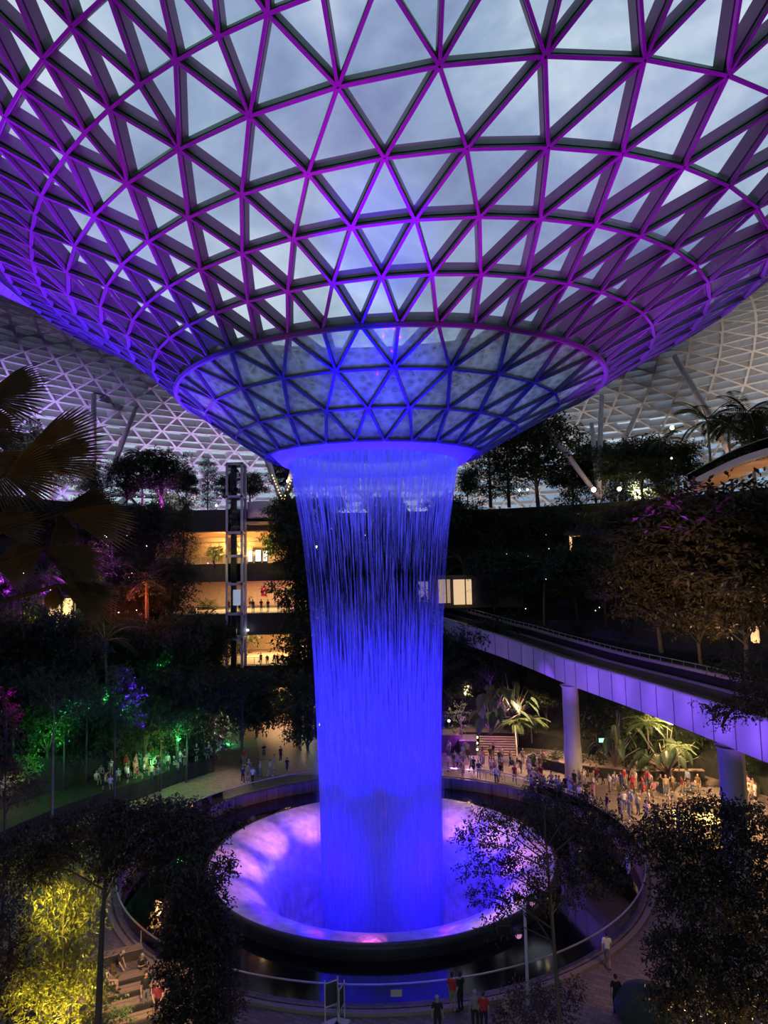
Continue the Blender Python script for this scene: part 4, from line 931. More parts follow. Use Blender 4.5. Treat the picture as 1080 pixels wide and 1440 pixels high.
# footbridge at the right edge of the roof garden
fbp = [atY(968, 684, 86), atY(1000, 668, 80), atY(1040, 650, 73), atY(1085, 636, 66), atY(1150, 618, 58)]
fb = empty('footbridge', fbp[0]); tag(fb, uniq('curving footbridge with glass railing and ribbed underside at right'), 'footbridge')
FBO = fbp[0]
def fpart(name, fn, m, sm=False):
    t = MB(); fn(t); t.v = [tuple(Vector(v)-FBO) for v in t.v]; return t.build(name, m, fb, sm)
fs_ = cr_spline(fbp, 6)
def fr(t, z0, z1, o0, o1):
    n = len(fs_); b = len(t.v)
    for i in range(n):
        a, c = fs_[max(0, i-1)], fs_[min(n-1, i+1)]; d = (c-a).normalized(); sd = Vector((-d.y, d.x, 0)).normalized()
        if sd.x < 0: sd = -sd
        for o, z in ((o0, z0), (o1, z0), (o1, z1), (o0, z1)): t.v.append(tuple(fs_[i]+sd*o+Vector((0, 0, z))))
    for i in range(n-1):
        for j in range(4): t.f.append((b+i*4+j, b+i*4+(j+1) % 4, b+(i+1)*4+(j+1) % 4, b+(i+1)*4+j)); t.mi.append(0)
fpart('deck', lambda t: fr(t, 0, .3, 0, 3.2), M['white_metal'])
fpart('edge_beam', lambda t: fr(t, -.25, .5, -.2, 0), M['white_metal'])
fpart('handrail', lambda t: fr(t, 1.5, 1.58, -.1, -.04), M['rail_metal'])
fpart('glass_panel', lambda t: fr(t, .5, 1.5, -.09, -.07), M['rail_glass'])
def ribs(t):
    for i in range(0, len(fs_)-1):
        for u in (0, .33, .66):
            p = fs_[i].lerp(fs_[i+1], u); a, c = fs_[i], fs_[i+1]; d = (c-a).normalized(); sd = Vector((-d.y, d.x, 0)).normalized()
            if sd.x < 0: sd = -sd
            t.beam(p+Vector((0, 0, -.45)), p+sd*3.1+Vector((0, 0, -.45)), .14, .45, (0, 0, 1))
fpart('rib', ribs, M['timber'])['kind'] = 'stuff'
plight('footbridge_lamp', fbp[1]+Vector((2.5, -4, -3.0)), 260, (1, .6, .35))
plight('footbridge_lamp', fbp[2]+Vector((2.5, -4, -3.0)), 260, (1, .55, .4))

# ---------------------------------------------------------------- lamps and points of light in the garden
M['lamp_hot'] = mat('lamp_lens', (1, .9, .7), .5, emit=(1, .82, .5), es=14)
M['lamp_white'] = mat('lamp_lens_white', (1, 1, 1), .5, emit=(.95, .97, 1), es=10)
M['dot'] = mat('path_light_lens', (1, 1, 1), .5, emit=(1, .95, .9), es=3.5)
def fixture(px, py, label, m, r=.16, Y=None, cat='lamp', group='bright garden lamps', dz=0):
    p = atY(px, py, Y) if Y else hit(px, py)
    p = p+Vector((0, -.3, dz)); o = empty('garden_lamp', p); tag(o, uniq(label), cat, group)
    t = MB(); t.lathe([(0.005, -r), (r*.7, -r*.7), (r, 0), (r*.7, r*.7), (0.005, r)], 12); t.build('lens', m, o, True)
    t = MB(); t.tube([(0, .25, -.9), (0, .2, -.1), (0, .05, 0)], .04, 6); t.build('bracket', M['dark_metal'], o)
    return p
for px, py, Y, lb, mm, r, e, c in ((834, 689, 96, 'bright lamp at the foot of the right-hand struts', 'lamp_hot', .34, 500, (1, .75, .4)), (870, 688, 97, 'bright lamp right of the strut foot', 'lamp_hot', .30, 400, (1, .7, .35)), (944, 602, 90, 'bright lamp high among the palms', 'lamp_hot', .3, 500, (1, .85, .35)),
    (730, 690, 104, 'bluish lamp on the roof garden right of the fall', 'lamp_white', .18, 60, (.6, .8, 1)), (741, 689, 104, 'amber lamp beside the bluish one', 'lamp_hot', .15, 60, (1, .6, .3)), (405, 677, 96, 'amber lamp beside the lit V frame', 'lamp_hot', .2, 160, (1, .7, .3)), (305, 711, 96, 'cool lamp on the dark roof garden wall at left', 'lamp_white', .16, 30, (1, 1, .8)),
    (634, 955, 92, 'lone white lamp just right of the falling water', 'lamp_white', .26, 120, (1, .95, .9)), (654, 975, 88, 'small warm lamp lower right of the lone white lamp', 'lamp_hot', .12, 20, (1, .8, .6)), (631, 1013, 82, 'small lamp in front of the purple low bush', 'lamp_white', .14, 20, (.8, .6, 1)),
    (445, 769, 93, 'small lamp at the left edge of the falling water', 'lamp_hot', .12, 15, (1, .8, .6)), (252, 925, None, 'pair lamp under the hazy teal shrub', 'lamp_white', .16, 20, (.6, 1, .9)), (943, 645, 88, 'white lamp below the palm lamp', 'lamp_white', .12, 15, (1, 1, 1)),
    (83, 805, None, 'left violet-white lamp behind the palm fronds', 'lamp_white', .2, 60, (.7, .3, 1)), (93, 805, None, 'right violet-white lamp behind the palm fronds', 'lamp_white', .18, 60, (.7, .3, 1)), (37, 807, None, 'violet lamp at the far left behind fronds', 'lamp_white', .2, 60, (.6, .2, 1)), (149, 755, None, 'pink-white lamp inside the violet bush', 'lamp_white', .22, 90, (.8, .3, 1)),
    (341, 887, 98.6, 'left twin spotlight on the walkway fascia', 'lamp_white', .16, 12, (1, 1, 1)), (349, 886, 98.6, 'right twin spotlight on the walkway fascia', 'lamp_white', .16, 12, (1, 1, 1)), (425, 903, 93, 'upper small white light right of the walkway', 'lamp_white', .12, 8, (1, 1, 1)), (426, 908, 93, 'lower small white light right of the walkway', 'lamp_white', .12, 8, (1, 1, 1)), (449, 1018, 84, 'small white light by the path at the water edge', 'lamp_white', .13, 8, (1, 1, 1))):
    p = fixture(px, py, lb, M[mm], r, Y)
    plight('lamp_glow', p+Vector((0, -.6, .2)), e*.22, c, .2)
rnd = random.Random(77)
dots = [(230, 640, 728, 1000, 44), (640, 900, 715, 860, 30), (60, 230, 690, 900, 26)]
base = MB(); base.lathe([(0.004, -.055), (.05, 0), (.004, .055)], 8); 
dm = bpy.data.meshes.new('path_light'); dm.from_pydata(base.v, [], base.f); dm.materials.append(M['dot'])
WH = {230: 'around the shops and the fall', 640: 'on the dark slope above the bridge', 60: 'on the left slope'}
def nword(i): return (ORD[i-1] if i <= 20 else ('twenty-' if i < 30 else 'thirty-' if i < 40 else 'forty-')+(ORD[i % 10-1] if i % 10 else 'tenth'))+' from the left'
for (xa, xb, ya, yb, n) in dots:
    for i, (qx, qy) in enumerate(sorted((rnd.uniform(xa, xb), rnd.uniform(ya, yb)) for _ in range(n))):
        p = hit(qx, qy); o = bpy.data.objects.new('path_light', dm); COL.objects.link(o); o.location = p+Vector((0, -.35, .15))
        tag(o, uniq('pinprick white marker light %s, %s' % (WH[xa], nword(i+1))), 'light', 'pinprick marker lights'); o.scale = (1.3,)*3

# ---------------------------------------------------------------- plaza furniture
M['step'] = mat('step_stone', (.30, .22, .16), .6, var=.15)
p = atz(700, 1062, 0)
st = empty('garden_stairs', (p.x, p.y, 0), -.15); tag(st, uniq('short flight of stone stairs climbing from the plaza behind the crowd'), 'stairs')
t = MB()
for k in range(8): t.box((0, .5*k, .16*(k+.5)), (4.2, .55, .17)); t.box((0, .5*k+.1, .08*k), (4.2, .5, .16*k+.02))
t.build('steps', M['step'], st)
t = MB(); t.tube([(2.2, -.2, 1.0), (2.2, 4.2, 2.4)], .07, 8)
for k in range(4): t.tube([(2.2, k*1.3, .3*k), (2.2, k*1.3, 1.05+.36*k)], .04, 6)
t.build('handrail', mat('lit_handrail', (.8, .7, .5), .4, emit=(1, .75, .4), es=.6), st)
for k, (x, y) in enumerate(((-2.35, .3), (-2.35, 1.6), (-2.35, 2.8))):
    t = MB(); t.lathe([(.004, -.12), (.12, 0), (.004, .12)], 10); o = t.build('step_light', M['lamp_hot'], st, loc=(x, y, .7+y*.32))
    o.location = (x, y-.25, .5+y*.32)
t = MB(); t.box((-3.4, 1.4, .8), (2.0, 3.4, 1.6)); t.box((-5.6, 2.2, 1.0), (2.4, 3, 2.0)); t.build('side_planter', M['planter_wall'], st)
def pwall(label, pts, h, w=.5):
    P = [atz(x, y, 0) for x, y in pts]; o = empty('planter', P[0]); tag(o, uniq(label), 'planter', 'low planter walls'); t = MB()
    for a, b in zip(P, P[1:]): t.beam(a-P[0], b-P[0], w, h, (0, 0, 1))
    t.build('wall', M['planter_wall'], o)
    t = MB()
    for a, b in zip(P, P[1:]): t.beam(a-P[0]+Vector((0, 0, h)), b-P[0]+Vector((0, 0, h)), w+.1, .08, (0, 0, 1))
    t.build('coping', M['step'], o); return P
pwall('long low planter wall behind the seated row under the bridge', [(745, 1075), (800, 1088), (900, 1098), (990, 1098)], 1.0, .6)
pwall('low planter wall at the far right behind the thick column', [(1035, 1105), (1085, 1112)], .9, .6)
# low fern hedge on the planter
for i, px in enumerate((760, 790, 822, 852, 884, 915, 948, 978)):
    p = atz(px, 1088, 0); plant(SH[i % 3], (p.x, p.y+1.6, .5), 1.5, i, uniq('low hedge clump behind the seated row, %s from left' % ORD[i]), 'hedge', 'hedge behind the seated row')
# exit sign
q = atY(848, 1041, 74); s = empty('exit_sign', q); tag(s, uniq('small glowing pale green exit sign in the dark planting under the bridge'), 'sign')
t = MB(); t.box((0, 0, 0), (.85, .12, .4)); t.build('lit_panel', mat('exit_glow', (.4, .9, .6), .5, emit=(.35, 1, .6), es=1.6), s)
t = MB(); t.box((0, .08, 0), (.95, .1, .5)); t.box((0, .1, -1.4), (.08, .08, 2.6)); t.build('housing', M['dark_metal'], s)
# glowing skylight pit with curved rails
p = atz(975, 1150, 0)
s = empty('lit_floor_opening', (p.x, p.y, 0), .25); tag(s, uniq('yellow-glowing glazed floor opening with curved handrails by the column'), 'floor skylight')
t = MB()
for k in range(7): t.box((0, -1.8+k*.6, .1), (3.6, .10, .1))
for k in range(4): t.box((-1.8+k*1.2, 0, .1), (.1, 3.7, .1))
t.build('light_strip', mat('strip_glow', (1, .8, .4), .5, emit=(1, .72, .25), es=1.6), s)
t = MB(); t.box((0, 0, .04), (3.8, 3.9, .06)); t.build('glass_floor', mat('pit_floor', (.35, .3, .12), .3, emit=(.9, .75, .2), es=.16), s)
t = MB()
for x0 in (-2.3, -1.9):
    t.tube([(x0, -2, .1), (x0, -2, .8), (x0+.2, -1.8, 1.1), (x0+1.3, -1.0, 1.15), (x0+2.6, -.9, 1.1), (x0+3.6, -1.4, 1.0), (x0+3.8, -1.6, .1)], .045, 6)
t.build('curved_handrail', M['dark_metal'], s)
# edge rail of the plaza above the pool
s = empty('plaza_rail', pol(19.8, 150, 0)); tag(s, uniq('thin warm-lit handrail along the far right edge of the pool'), 'railing'); t = MB()
o0 = Vector(s.location); pt = [Vector(pol(19.9, d, 1.05))-o0 for d in range(118, 152, 3)]
t.tube(pt, .05, 6); t.build('handrail', mat('warm_rail', (.8, .65, .45), .35), s); t = MB()
for q in pt[::2]: t.tube([q, q-Vector((0, 0, 1.05))], .03, 5)
t.build('post', M['rail_metal'], s)
# lamp post in front right
p = atz(744, 1442, 0)
s = empty('lamp_post', p); tag(s, uniq('slim violet-tinted lamp post with three round spotlights, lower right'), 'lamp post')
top = atY(739, 1262, p.y); hh = top.z
t = MB(); t.tube([(0, 0, 0), (0, 0, hh)], [.085, .065], 10); t.build('pole', M['strut'], s, True)
for (dx, dz) in ((-.36, .05), (.34, -.02), (-.38, -1.45)):
    t = MB(); t.tube([(0, 0, hh+dz-.05), (dx*.5, -.05, hh+dz), (dx, -.1, hh+dz)], .03, 6); o = t.build('arm', M['dark_metal'], s)
    t = MB(); t.tube([(dx, .12, hh+dz+.08), (dx, .02, hh+dz+.02), (dx, -.25, hh+dz-.1), (dx, -.27, hh+dz-.1)], [.1, .19, .2, .17], 14); h_ = t.build('spotlight_head', M['dark_metal'], s, True)
    t = MB(); t.lathe([(.005, 0), (.15, 0)], 14); l_ = t.build('lens', mat('pink_lens', (.6, .3, .5), .3, emit=(.8, .3, .6), es=.5), h_, loc=(dx, -.28, hh+dz-.1)); l_.rotation_euler = (1.3, 0, 0)
# tilted sign boards on the walkway
for (px, py, h, lb, rz) in ((466, 1442, 2.1, 'dark tilted board on an easel at bottom centre', .5), (480, 1442, 1.85, 'narrow framed notice stand right of the dark easel board', 1.25)):
    p = atz(px, py, 0); s = empty('sign_stand', p, rz); tag(s, uniq(lb), 'sign stand')
    t = MB(); t.box((0, 0, h*.68), (.62, .05, h*.5)); o = t.build('board', M['dark_metal'], s)
    t = MB(); t.box((0, -.04, h*.68+h*.25), (.68, .04, .05)); t.box((0, -.04, h*.68-h*.25), (.68, .04, .05)); t.box((-.33, -.04, h*.5), (.05, .04, h)); t.box((.33, -.04, h*.5), (.05, .04, h)); t.box((0, 0, .05), (.8, .6, .05)); t.build('frame', M['strut'], s)
# tiered benches lower left
M['bench'] = mat('bench_slab', (.05, .045, .045), .5, var=.3); M['bench_top'] = mat('bench_timber', (.28, .2, .14), .5, var=.2, stretch=(1, 8, 1))
nth = ['rearmost', 'second', 'third', 'fourth', 'front']
for k, (px, py, l) in enumerate(((160, 1352, 3.0), (205, 1378, 5.0), (200, 1398, 6.0), (195, 1420, 6.0), (215, 1438, 5.5))):
    p = atz(px, py, 0); s = empty('bench', p, .45); tag(s, uniq('long dark slatted bench, %s of the rows at the lower left' % nth[k]), 'bench', 'tiered benches')
    t = MB(); t.box((0, 0, .22), (l, .9, .40)); t.build('base', M['bench'], s)
    t = MB(); t.box((0, -.1, .45), (l, .34, .06)); t.box((0, .25, .45), (l, .22, .06)); t.build('seat_slat', M['bench_top'], s)
    t = MB(); t.box((l/2-.05, .3, .8), (.05, .05, .7)); t.box((-l/2+.05, .3, .8), (.05, .05, .7)); t.build('post', M['rail_metal'], s)
# stairs beside the left crowd
for i, (px, py) in enumerate(((206, 1100), (252, 1076))):
    p = atz(px, py, 0); s = empty('lit_steps', p, .3); tag(s, uniq('small flight of lit steps among the seated crowd, '+('nearer the column of leaves' if i == 0 else 'farther up the bank')), 'steps')
    t = MB()
    for k in range(5): t.box((0, .45*k, .15*k+.07), (2.2, .5, .15))
    t.build('step', M['step'], s); t = MB(); t.tube([(1.2, 0, 1), (1.2, 2, 1.7)], .035, 6); t.tube([(1.2, 0, 0), (1.2, 0, 1)], .03, 6); t.tube([(1.2, 2, 0.6), (1.2, 2, 1.7)], .03, 6); t.build('handrail', M['rail_metal'], s)
    plight('step_lamp', p+Vector((-1.3, -.5, .9)), 14, (1, .6, .25), .08)

# ---------------------------------------------------------------- people
SK = {}   # joints of a standing adult, 1.72 m, facing -y
def joints(pose):
    J = dict(pelvis=(0, 0, .95), waist=(0, 0, 1.08), chest=(0, .01, 1.30), neck=(0, .01, 1.46), headb=(0, -.01, 1.54), head=(0, -.015, 1.63), top=(0, 0, 1.71),
             shl=(.17, .01, 1.40), ell=(.22, .03, 1.13), wrl=(.23, -.04, .89), hal=(.23, -.07, .80), shr=(-.17, .01, 1.40), elr=(-.22, .03, 1.13), wrr=(-.23, -.04, .89), har=(-.23, -.07, .80),
             hil=(.09, 0, .90), knl=(.10, -.01, .49), anl=(.10, .02, .09), tol=(.11, -.15, .04), hir=(-.09, 0, .90), knr=(-.10, -.01, .49), anr=(-.10, .02, .09), tor=(-.11, -.15, .04))
    if pose == 'walk':
        J.update(knl=(.09, -.20, .50), anl=(.09, -.22, .10), tol=(.10, -.38, .06), knr=(-.09, .06, .49), anr=(-.09, .30, .16), tor=(-.10, .20, .05), ell=(.22, .12, 1.14), wrl=(.22, .10, .90), hal=(.22, .08, .82), elr=(-.22, -.06, 1.14), wrr=(-.22, -.22, .96), har=(-.22, -.28, .90))
    if pose == 'photo':
        J.update(ell=(.24, -.14, 1.22), wrl=(.13, -.32, 1.42), hal=(.09, -.37, 1.48), elr=(-.24, -.14, 1.22), wrr=(-.13, -.32, 1.42), har=(-.09, -.37, 1.48), head=(0, .0, 1.64))
    if pose == 'phone':
        J.update(elr=(-.22, -.04, 1.14), wrr=(-.12, -.26, 1.18), har=(-.08, -.32, 1.22), head=(0, -.05, 1.61), top=(0, -.04, 1.70), ell=(.22, .0, 1.14), wrl=(.14, -.22, 1.10), hal=(.08, -.28, 1.14))
    if pose == 'point':
        J.update(elr=(-.42, -.02, 1.30), wrr=(-.64, -.08, 1.18), har=(-.72, -.10, 1.15), ell=(.34, 0, 1.18), wrl=(.42, -.05, .98), hal=(.44, -.07, .90), knl=(.14, -.01, .49), anl=(.18, .02, .09), tol=(.2, -.15, .04))
    if pose == 'sit':
        d = .45
        for k in J: J[k] = (J[k][0], J[k][1], J[k][2]-d)
        J.update(hil=(.10, -.02, .47), hir=(-.10, -.02, .47), pelvis=(0, 0, .52), knl=(.13, -.44, .50), anl=(.13, -.46, .09), tol=(.14, -.62, .04), knr=(-.13, -.44, .50), anr=(-.12, -.40, .09), tor=(-.13, -.56, .04),
                 ell=(.24, -.08, .72), wrl=(.16, -.30, .64), hal=(.12, -.37, .60), elr=(-.24, -.08, .72), wrr=(-.16, -.30, .64), har=(-.12, -.37, .60))
    if pose == 'lean':
        J.update(waist=(0, -.06, 1.05), chest=(0, -.26, 1.20), neck=(0, -.40, 1.30), headb=(0, -.46, 1.35), head=(0, -.53, 1.40), top=(0, -.58, 1.46), shl=(.17, -.34, 1.26), shr=(-.17, -.34, 1.26), ell=(.22, -.42, 1.0), wrl=(.18, -.52, .78), hal=(.16, -.56, .70), elr=(-.22, -.42, 1.0), wrr=(-.2, -.54, .80), har=(-.18, -.58, .72), knl=(.11, -.08, .50), anl=(.12, -.1, .09), tol=(.12, -.26, .04), anr=(-.12, .16, .1), tor=(-.12, .02, .04))
    if pose == 'crouch':
        for k in ('pelvis', 'waist', 'chest', 'neck', 'headb', 'head', 'top', 'shl', 'shr'): J[k] = (J[k][0], J[k][1]-(.0 if k == 'pelvis' else .16*(J[k][2]-.95)/.7), J[k][2]-.62)
        J.update(hil=(.1, .02, .32), hir=(-.1, .02, .32), knl=(.16, -.36, .50), anl=(.14, -.16, .09), tol=(.15, -.32, .04), knr=(-.16, -.36, .50), anr=(-.14, -.16, .09), tor=(-.15, -.32, .04),
                 ell=(.24, -.25, .60), wrl=(.12, -.42, .66), hal=(.08, -.48, .70), elr=(-.24, -.25, .60), wrr=(-.12, -.42, .66), har=(-.08, -.48, .70))
    return J
CH = [('pelvis', 'waist'), ('waist', 'chest'), ('chest', 'neck'), ('neck', 'headb'), ('headb', 'head'), ('head', 'top'), ('chest', 'shl'), ('shl', 'ell'), ('ell', 'wrl'), ('wrl', 'hal'), ('chest', 'shr'), ('shr', 'elr'), ('elr', 'wrr'), ('wrr', 'har'),
      ('pelvis', 'hil'), ('hil', 'knl'), ('knl', 'anl'), ('anl', 'tol'), ('pelvis', 'hir'), ('hir', 'knr'), ('knr', 'anr'), ('anr', 'tor')]
RAD = dict(pelvis=(.15, .11), waist=(.13, .10), chest=(.155, .115), neck=(.055, .055), headb=(.065, .075), head=(.085, .10), top=(.05, .06), sh=(.065, .065), el=(.045, .045), wr=(.030, .030), ha=(.036, .022), hi=(.095, .095), kn=(.062, .062), an=(.042, .045), to=(.04, .028))
def person_mesh(pose, kind='shorts', detail=1):
    J = joints(pose); names = list(J); me = bpy.data.meshes.new('p'); vs = [J[n] for n in names]; es = [(names.index(a), names.index(b)) for a, b in CH]; rad = []
    for n in names: rad.append(RAD.get(n) or RAD[n[:2]])
    if detail:      # five fingers on each hand
        for s in ('l', 'r'):
            ha, wr = Vector(J['ha'+s]), Vector(J['wr'+s]); d = (ha-wr).normalized(); sd = d.cross(Vector((0, 1, 0.3))).normalized(); k0 = names.index('ha'+s)
            for j, (o, l) in enumerate(((-.028, .07), (-.010, .085), (.010, .08), (.026, .062))):
                vs.append(tuple(ha+sd*o+d*.03)); rad.append((.010, .010)); es.append((k0, len(vs)-1)); vs.append(tuple(ha+sd*o+d*(.03+l*.6)+Vector((0, -.008, 0)))); rad.append((.009, .009)); es.append((len(vs)-2, len(vs)-1))
                vs.append(tuple(ha+sd*o*.8+d*(.03+l)+Vector((0, -.022, 0)))); rad.append((.008, .008)); es.append((len(vs)-2, len(vs)-1))
            vs.append(tuple(ha-sd*.045-d*.01)); rad.append((.012, .012)); es.append((k0, len(vs)-1)); vs.append(tuple(ha-sd*.06+d*.035)); rad.append((.010, .010)); es.append((len(vs)-2, len(vs)-1))
    me.from_pydata(vs, es, []); o = bpy.data.objects.new('p', me); COL.objects.link(o)
    sk = o.modifiers.new('s', 'SKIN'); sk.use_smooth_shade = True
    ly = me.skin_vertices[0].data if me.skin_vertices else None
    if ly is None:
        me.skin_vertices.new() if hasattr(me.skin_vertices, 'new') else None; ly = me.skin_vertices[0].data
    for i, r in enumerate(rad): ly[i].radius = r
    ly[0].use_root = True
    sb = o.modifiers.new('b', 'SUBSURF'); sb.levels = 1; sb.render_levels = 1
    dg = bpy.context.evaluated_depsgraph_get(); ev = o.evaluated_get(dg); nm = bpy.data.meshes.new_from_object(ev); bpy.data.objects.remove(o)
    # slots: skin, hair, top, bottom, shoe
    seg = [(Vector(J[a]), Vector(J[b]), a, b) for a, b in CH]; hd = Vector(J['head'])
    for p in nm.polygons:
        c = p.center; best = None
        for a, b, na, nb in seg:
            d = b-a; t_ = max(0, min(1, (c-a).dot(d)/d.length_squared)); q = (c-a-d*t_).length-.0
            r0 = RAD.get(na) or RAD[na[:2]]; r1 = RAD.get(nb) or RAD[nb[:2]]; q -= r0[0]*(1-t_)+r1[0]*t_
            if best is None or q < best[0]: best = (q, na, nb, t_)
        _, na, nb, t_ = best; kk = nb[:2]
        if nb in ('head', 'top', 'headb'): mi = 1 if (c.z > hd.z+.035 or (c.y > hd.y+.02 and c.z > hd.z-.09)) else 0
        elif nb in ('waist',): mi = 3 if t_ < .35 else 2
        elif nb in ('chest',): mi = 2
        elif nb == 'neck': mi = 2 if t_ < .6 else 0
        elif kk == 'sh': mi = 2
        elif kk == 'el': mi = 2 if t_ < .65 else 0
        elif kk in ('wr', 'ha'): mi = 0
        elif kk == 'hi': mi = 3
        elif kk == 'kn': mi = 3
        elif kk == 'an': mi = (3 if t_ < .15 else 0) if kind == 'shorts' else (3 if t_ < .85 else 4)
        elif kk == 'to': mi = 4
        else: mi = 0
        if kind == 'dress' and kk in ('hi', 'kn'): mi = 2
        if detail and best[0] > .04 and nb[:2] in ('ha',): mi = 0
        p.material_index = mi; p.use_smooth = True
    # nose, ears and fuller hair as extra geometry in the same mesh
    bm = bmesh.new(); bm.from_mesh(nm)
    def add_ball(c, r, sc, mi, seg_=8):
        g = bmesh.ops.create_icosphere(bm, subdivisions=1, radius=r)
        for v in g['verts']: v.co = Vector((v.co.x*sc[0], v.co.y*sc[1], v.co.z*sc[2]))+c
        for f in {f for v in g['verts'] for f in v.link_faces}: f.material_index = mi; f.smooth = True
    add_ball(hd+Vector((0, -.105, -.02)), .016, (.8, 1, 1.3), 0)
    for s in (-1, 1): add_ball(hd+Vector((s*.088, 0, -.015)), .02, (.5, .8, 1.3), 0)
    add_ball(hd+Vector((0, .03, .03)), .105, (.92, 1.0, .95), 1)
    add_ball(hd+Vector((0, -.098, -.065)), .014, (1.6, .5, .5), 2)
    bm.to_mesh(nm); bm.free()
    nm.name = 'person_'+pose
    for k in range(5): nm.materials.append(M['skin'])
    return nm
M['skin'] = mat('skin', (.45, .28, .2), .6)
HAIR = {'black': (.012, .01, .01), 'brown': (.06, .035, .02), 'grey': (.3, .3, .3)}
CLO = {'white': (.75, .72, .68), 'cream': (.6, .52, .4), 'black': (.015, .015, .018), 'grey': (.22, .22, .23), 'red': (.45, .03, .04), 'pink': (.65, .25, .28), 'navy': (.03, .04, .11), 'light blue': (.3, .42, .6), 'beige': (.42, .32, .2), 'yellow': (.7, .52, .06), 'green': (.06, .2, .08), 'maroon': (.2, .02, .04), 'orange': (.7, .25, .05), 'brown': (.14, .08, .04), 'khaki': (.3, .26, .14), 'denim': (.09, .14, .26), 'lilac': (.4, .3, .55), 'teal': (.05, .28, .28)}
for k, c in list(CLO.items()): M['c_'+k] = mat('cloth_'+k.replace(' ', '_'), c, .85)
for k, c in list(HAIR.items()): M['h_'+k] = mat('hair_'+k, c, .6)
POSES = {}
for ps in ('stand', 'walk', 'photo', 'phone', 'point', 'sit', 'lean', 'crouch'):
    for kd in ('shorts', 'trousers', 'dress'): POSES[ps, kd] = person_mesh(ps, kd)
PW = {'stand': 'standing', 'walk': 'walking', 'photo': 'holding up a phone', 'phone': 'looking at a phone', 'point': 'with one arm out', 'sit': 'seated', 'lean': 'bending forward', 'crouch': 'crouching'}
def person(loc, rz, pose, kind, top, bot, hair, place, s=1.05, label=None, group=None):
    o = bpy.data.objects.new('person', POSES[pose, kind]); COL.objects.link(o); o.location = loc; o.rotation_euler = (0, 0, rz); o.scale = (s, s, s)
    for i, mm in enumerate((None, 'h_'+hair, 'c_'+top, 'c_'+bot, 'c_black' if R_.random() < .6 else 'c_white')):
        if mm: o.material_slots[i].link = 'OBJECT'; o.material_slots[i].material = M[mm]
    if not label:
        low = {'shorts': bot+' shorts', 'trousers': bot+' trousers', 'dress': ''}[kind]
        label = 'person in '+top+(' dress' if kind == 'dress' else ' top and '+low)+' '+PW[pose]+' '+place
    tag(o, uniq(label), 'person', group); return o
TOPS = ['white', 'white', 'cream', 'pink', 'black', 'grey', 'maroon', 'navy', 'light blue', 'beige', 'white', 'cream', 'black', 'beige', 'black', 'lilac', 'red', 'brown']
BOTS = ['black', 'navy', 'denim', 'khaki', 'grey', 'beige', 'brown']
occ = []
def crowd(n, place, group, x0, x1, yf, poses, face=None, zf=0.0, spread=.55, seed=1, tops=TOPS, terr=False):
    """n people with their feet at pixels x in x0..x1, y = yf(x)"""
    rnd = random.Random(seed); k = 0; tries = 0; ty = Vector((VX, VY, 0))
    while k < n and tries < 4000:
        tries += 1; px = rnd.uniform(x0, x1); py = yf(px, rnd); p = hit(px, py) if terr else atz(px, py, zf)
        if terr: zf = ground(p.x, p.y); p.z = zf
        if terr and (zf-p.z > .2 or zf > 6): continue
        if zf == 0.0 and not terr and ground(p.x, p.y) > .1: continue
        if any((p-q).length < spread for q in occ): continue
        if abs(zf) < .1 and (p.xy-ty.xy).length < 20.1: continue
        if (p.xy-Vector((18.6, 70.1))).length < 1.5: continue
        pose = rnd.choice(poses); kind = rnd.choice(['shorts', 'trousers', 'trousers', 'dress']) if pose not in ('sit', 'crouch') else rnd.choice(['shorts', 'trousers'])
        top, bot = rnd.choice(tops), rnd.choice(BOTS); low = {'shorts': bot+' shorts', 'trousers': bot+' trousers', 'dress': ''}[kind]
        lb = 'person in '+top+(' dress' if kind == 'dress' else ' top and '+low)+' '+PW[pose]+' '+place
        if lb in used or len(lb.split()) > 16: continue
        d = (ty-p); rz = math.atan2(d.x, -d.y)+rnd.uniform(-.9, .9) if face is None else face+rnd.uniform(-.5, .5)
        q = Vector((p.x, p.y, zf)); s = rnd.uniform(.98, 1.12)
        person(q, rz, pose, kind, top, bot, rnd.choice(['black', 'black', 'brown', 'grey']), place, s, lb, group); occ.append(p); k += 1
ST = ['stand', 'stand', 'photo', 'phone', 'walk', 'stand', 'lean']
crowd(34, 'behind the basin beside the stairs', 'crowd right of the falling water', 626, 765, lambda x, r: 1072+(x-626)*.13+r.uniform(-14, 14), ST, seed=1)
crowd(5, 'on the open paving behind the basin', 'people on the open paving', 655, 735, lambda x, r: 1092+(x-655)*.12+r.uniform(-3, 6), ['photo', 'walk', 'phone'], seed=2, spread=1.5)
crowd(26, 'around the round bridge column', 'crowd around the column', 745, 835, lambda x, r: 1118+(x-745)*.25+r.uniform(-14, 10), ST+['crouch'], seed=3)
crowd(34, 'in the row along the planter wall', 'row along the planter wall', 806, 985, lambda x, r: 1105+(x-806)*.05+r.uniform(-5, 8), ST+['sit'], seed=4)
crowd(18, 'near the glowing floor opening', 'people near the floor opening', 850, 985, lambda x, r: 1140+(x-850)*.12+r.uniform(-14, 10), ST+['crouch'], seed=5)
crowd(9, 'at the right edge beyond the thick column', 'people at the far right', 1032, 1078, lambda x, r: 1128+r.uniform(-14, 8), ST, seed=6)
crowd(46, 'on the left bank of the pool', 'seated crowd on the left', 128, 318, lambda x, r: 1106-(x-150)*.24+r.uniform(-20, 16), ['sit', 'sit', 'stand', 'photo', 'phone'], seed=7, terr=True)
crowd(11, 'on the path left of the falling water', 'people on the path', 335, 425, lambda x, r: 1090+r.uniform(-22, 16), ['stand', 'walk', 'photo', 'phone'], seed=8)
DK = ['black', 'navy', 'maroon', 'grey', 'brown']
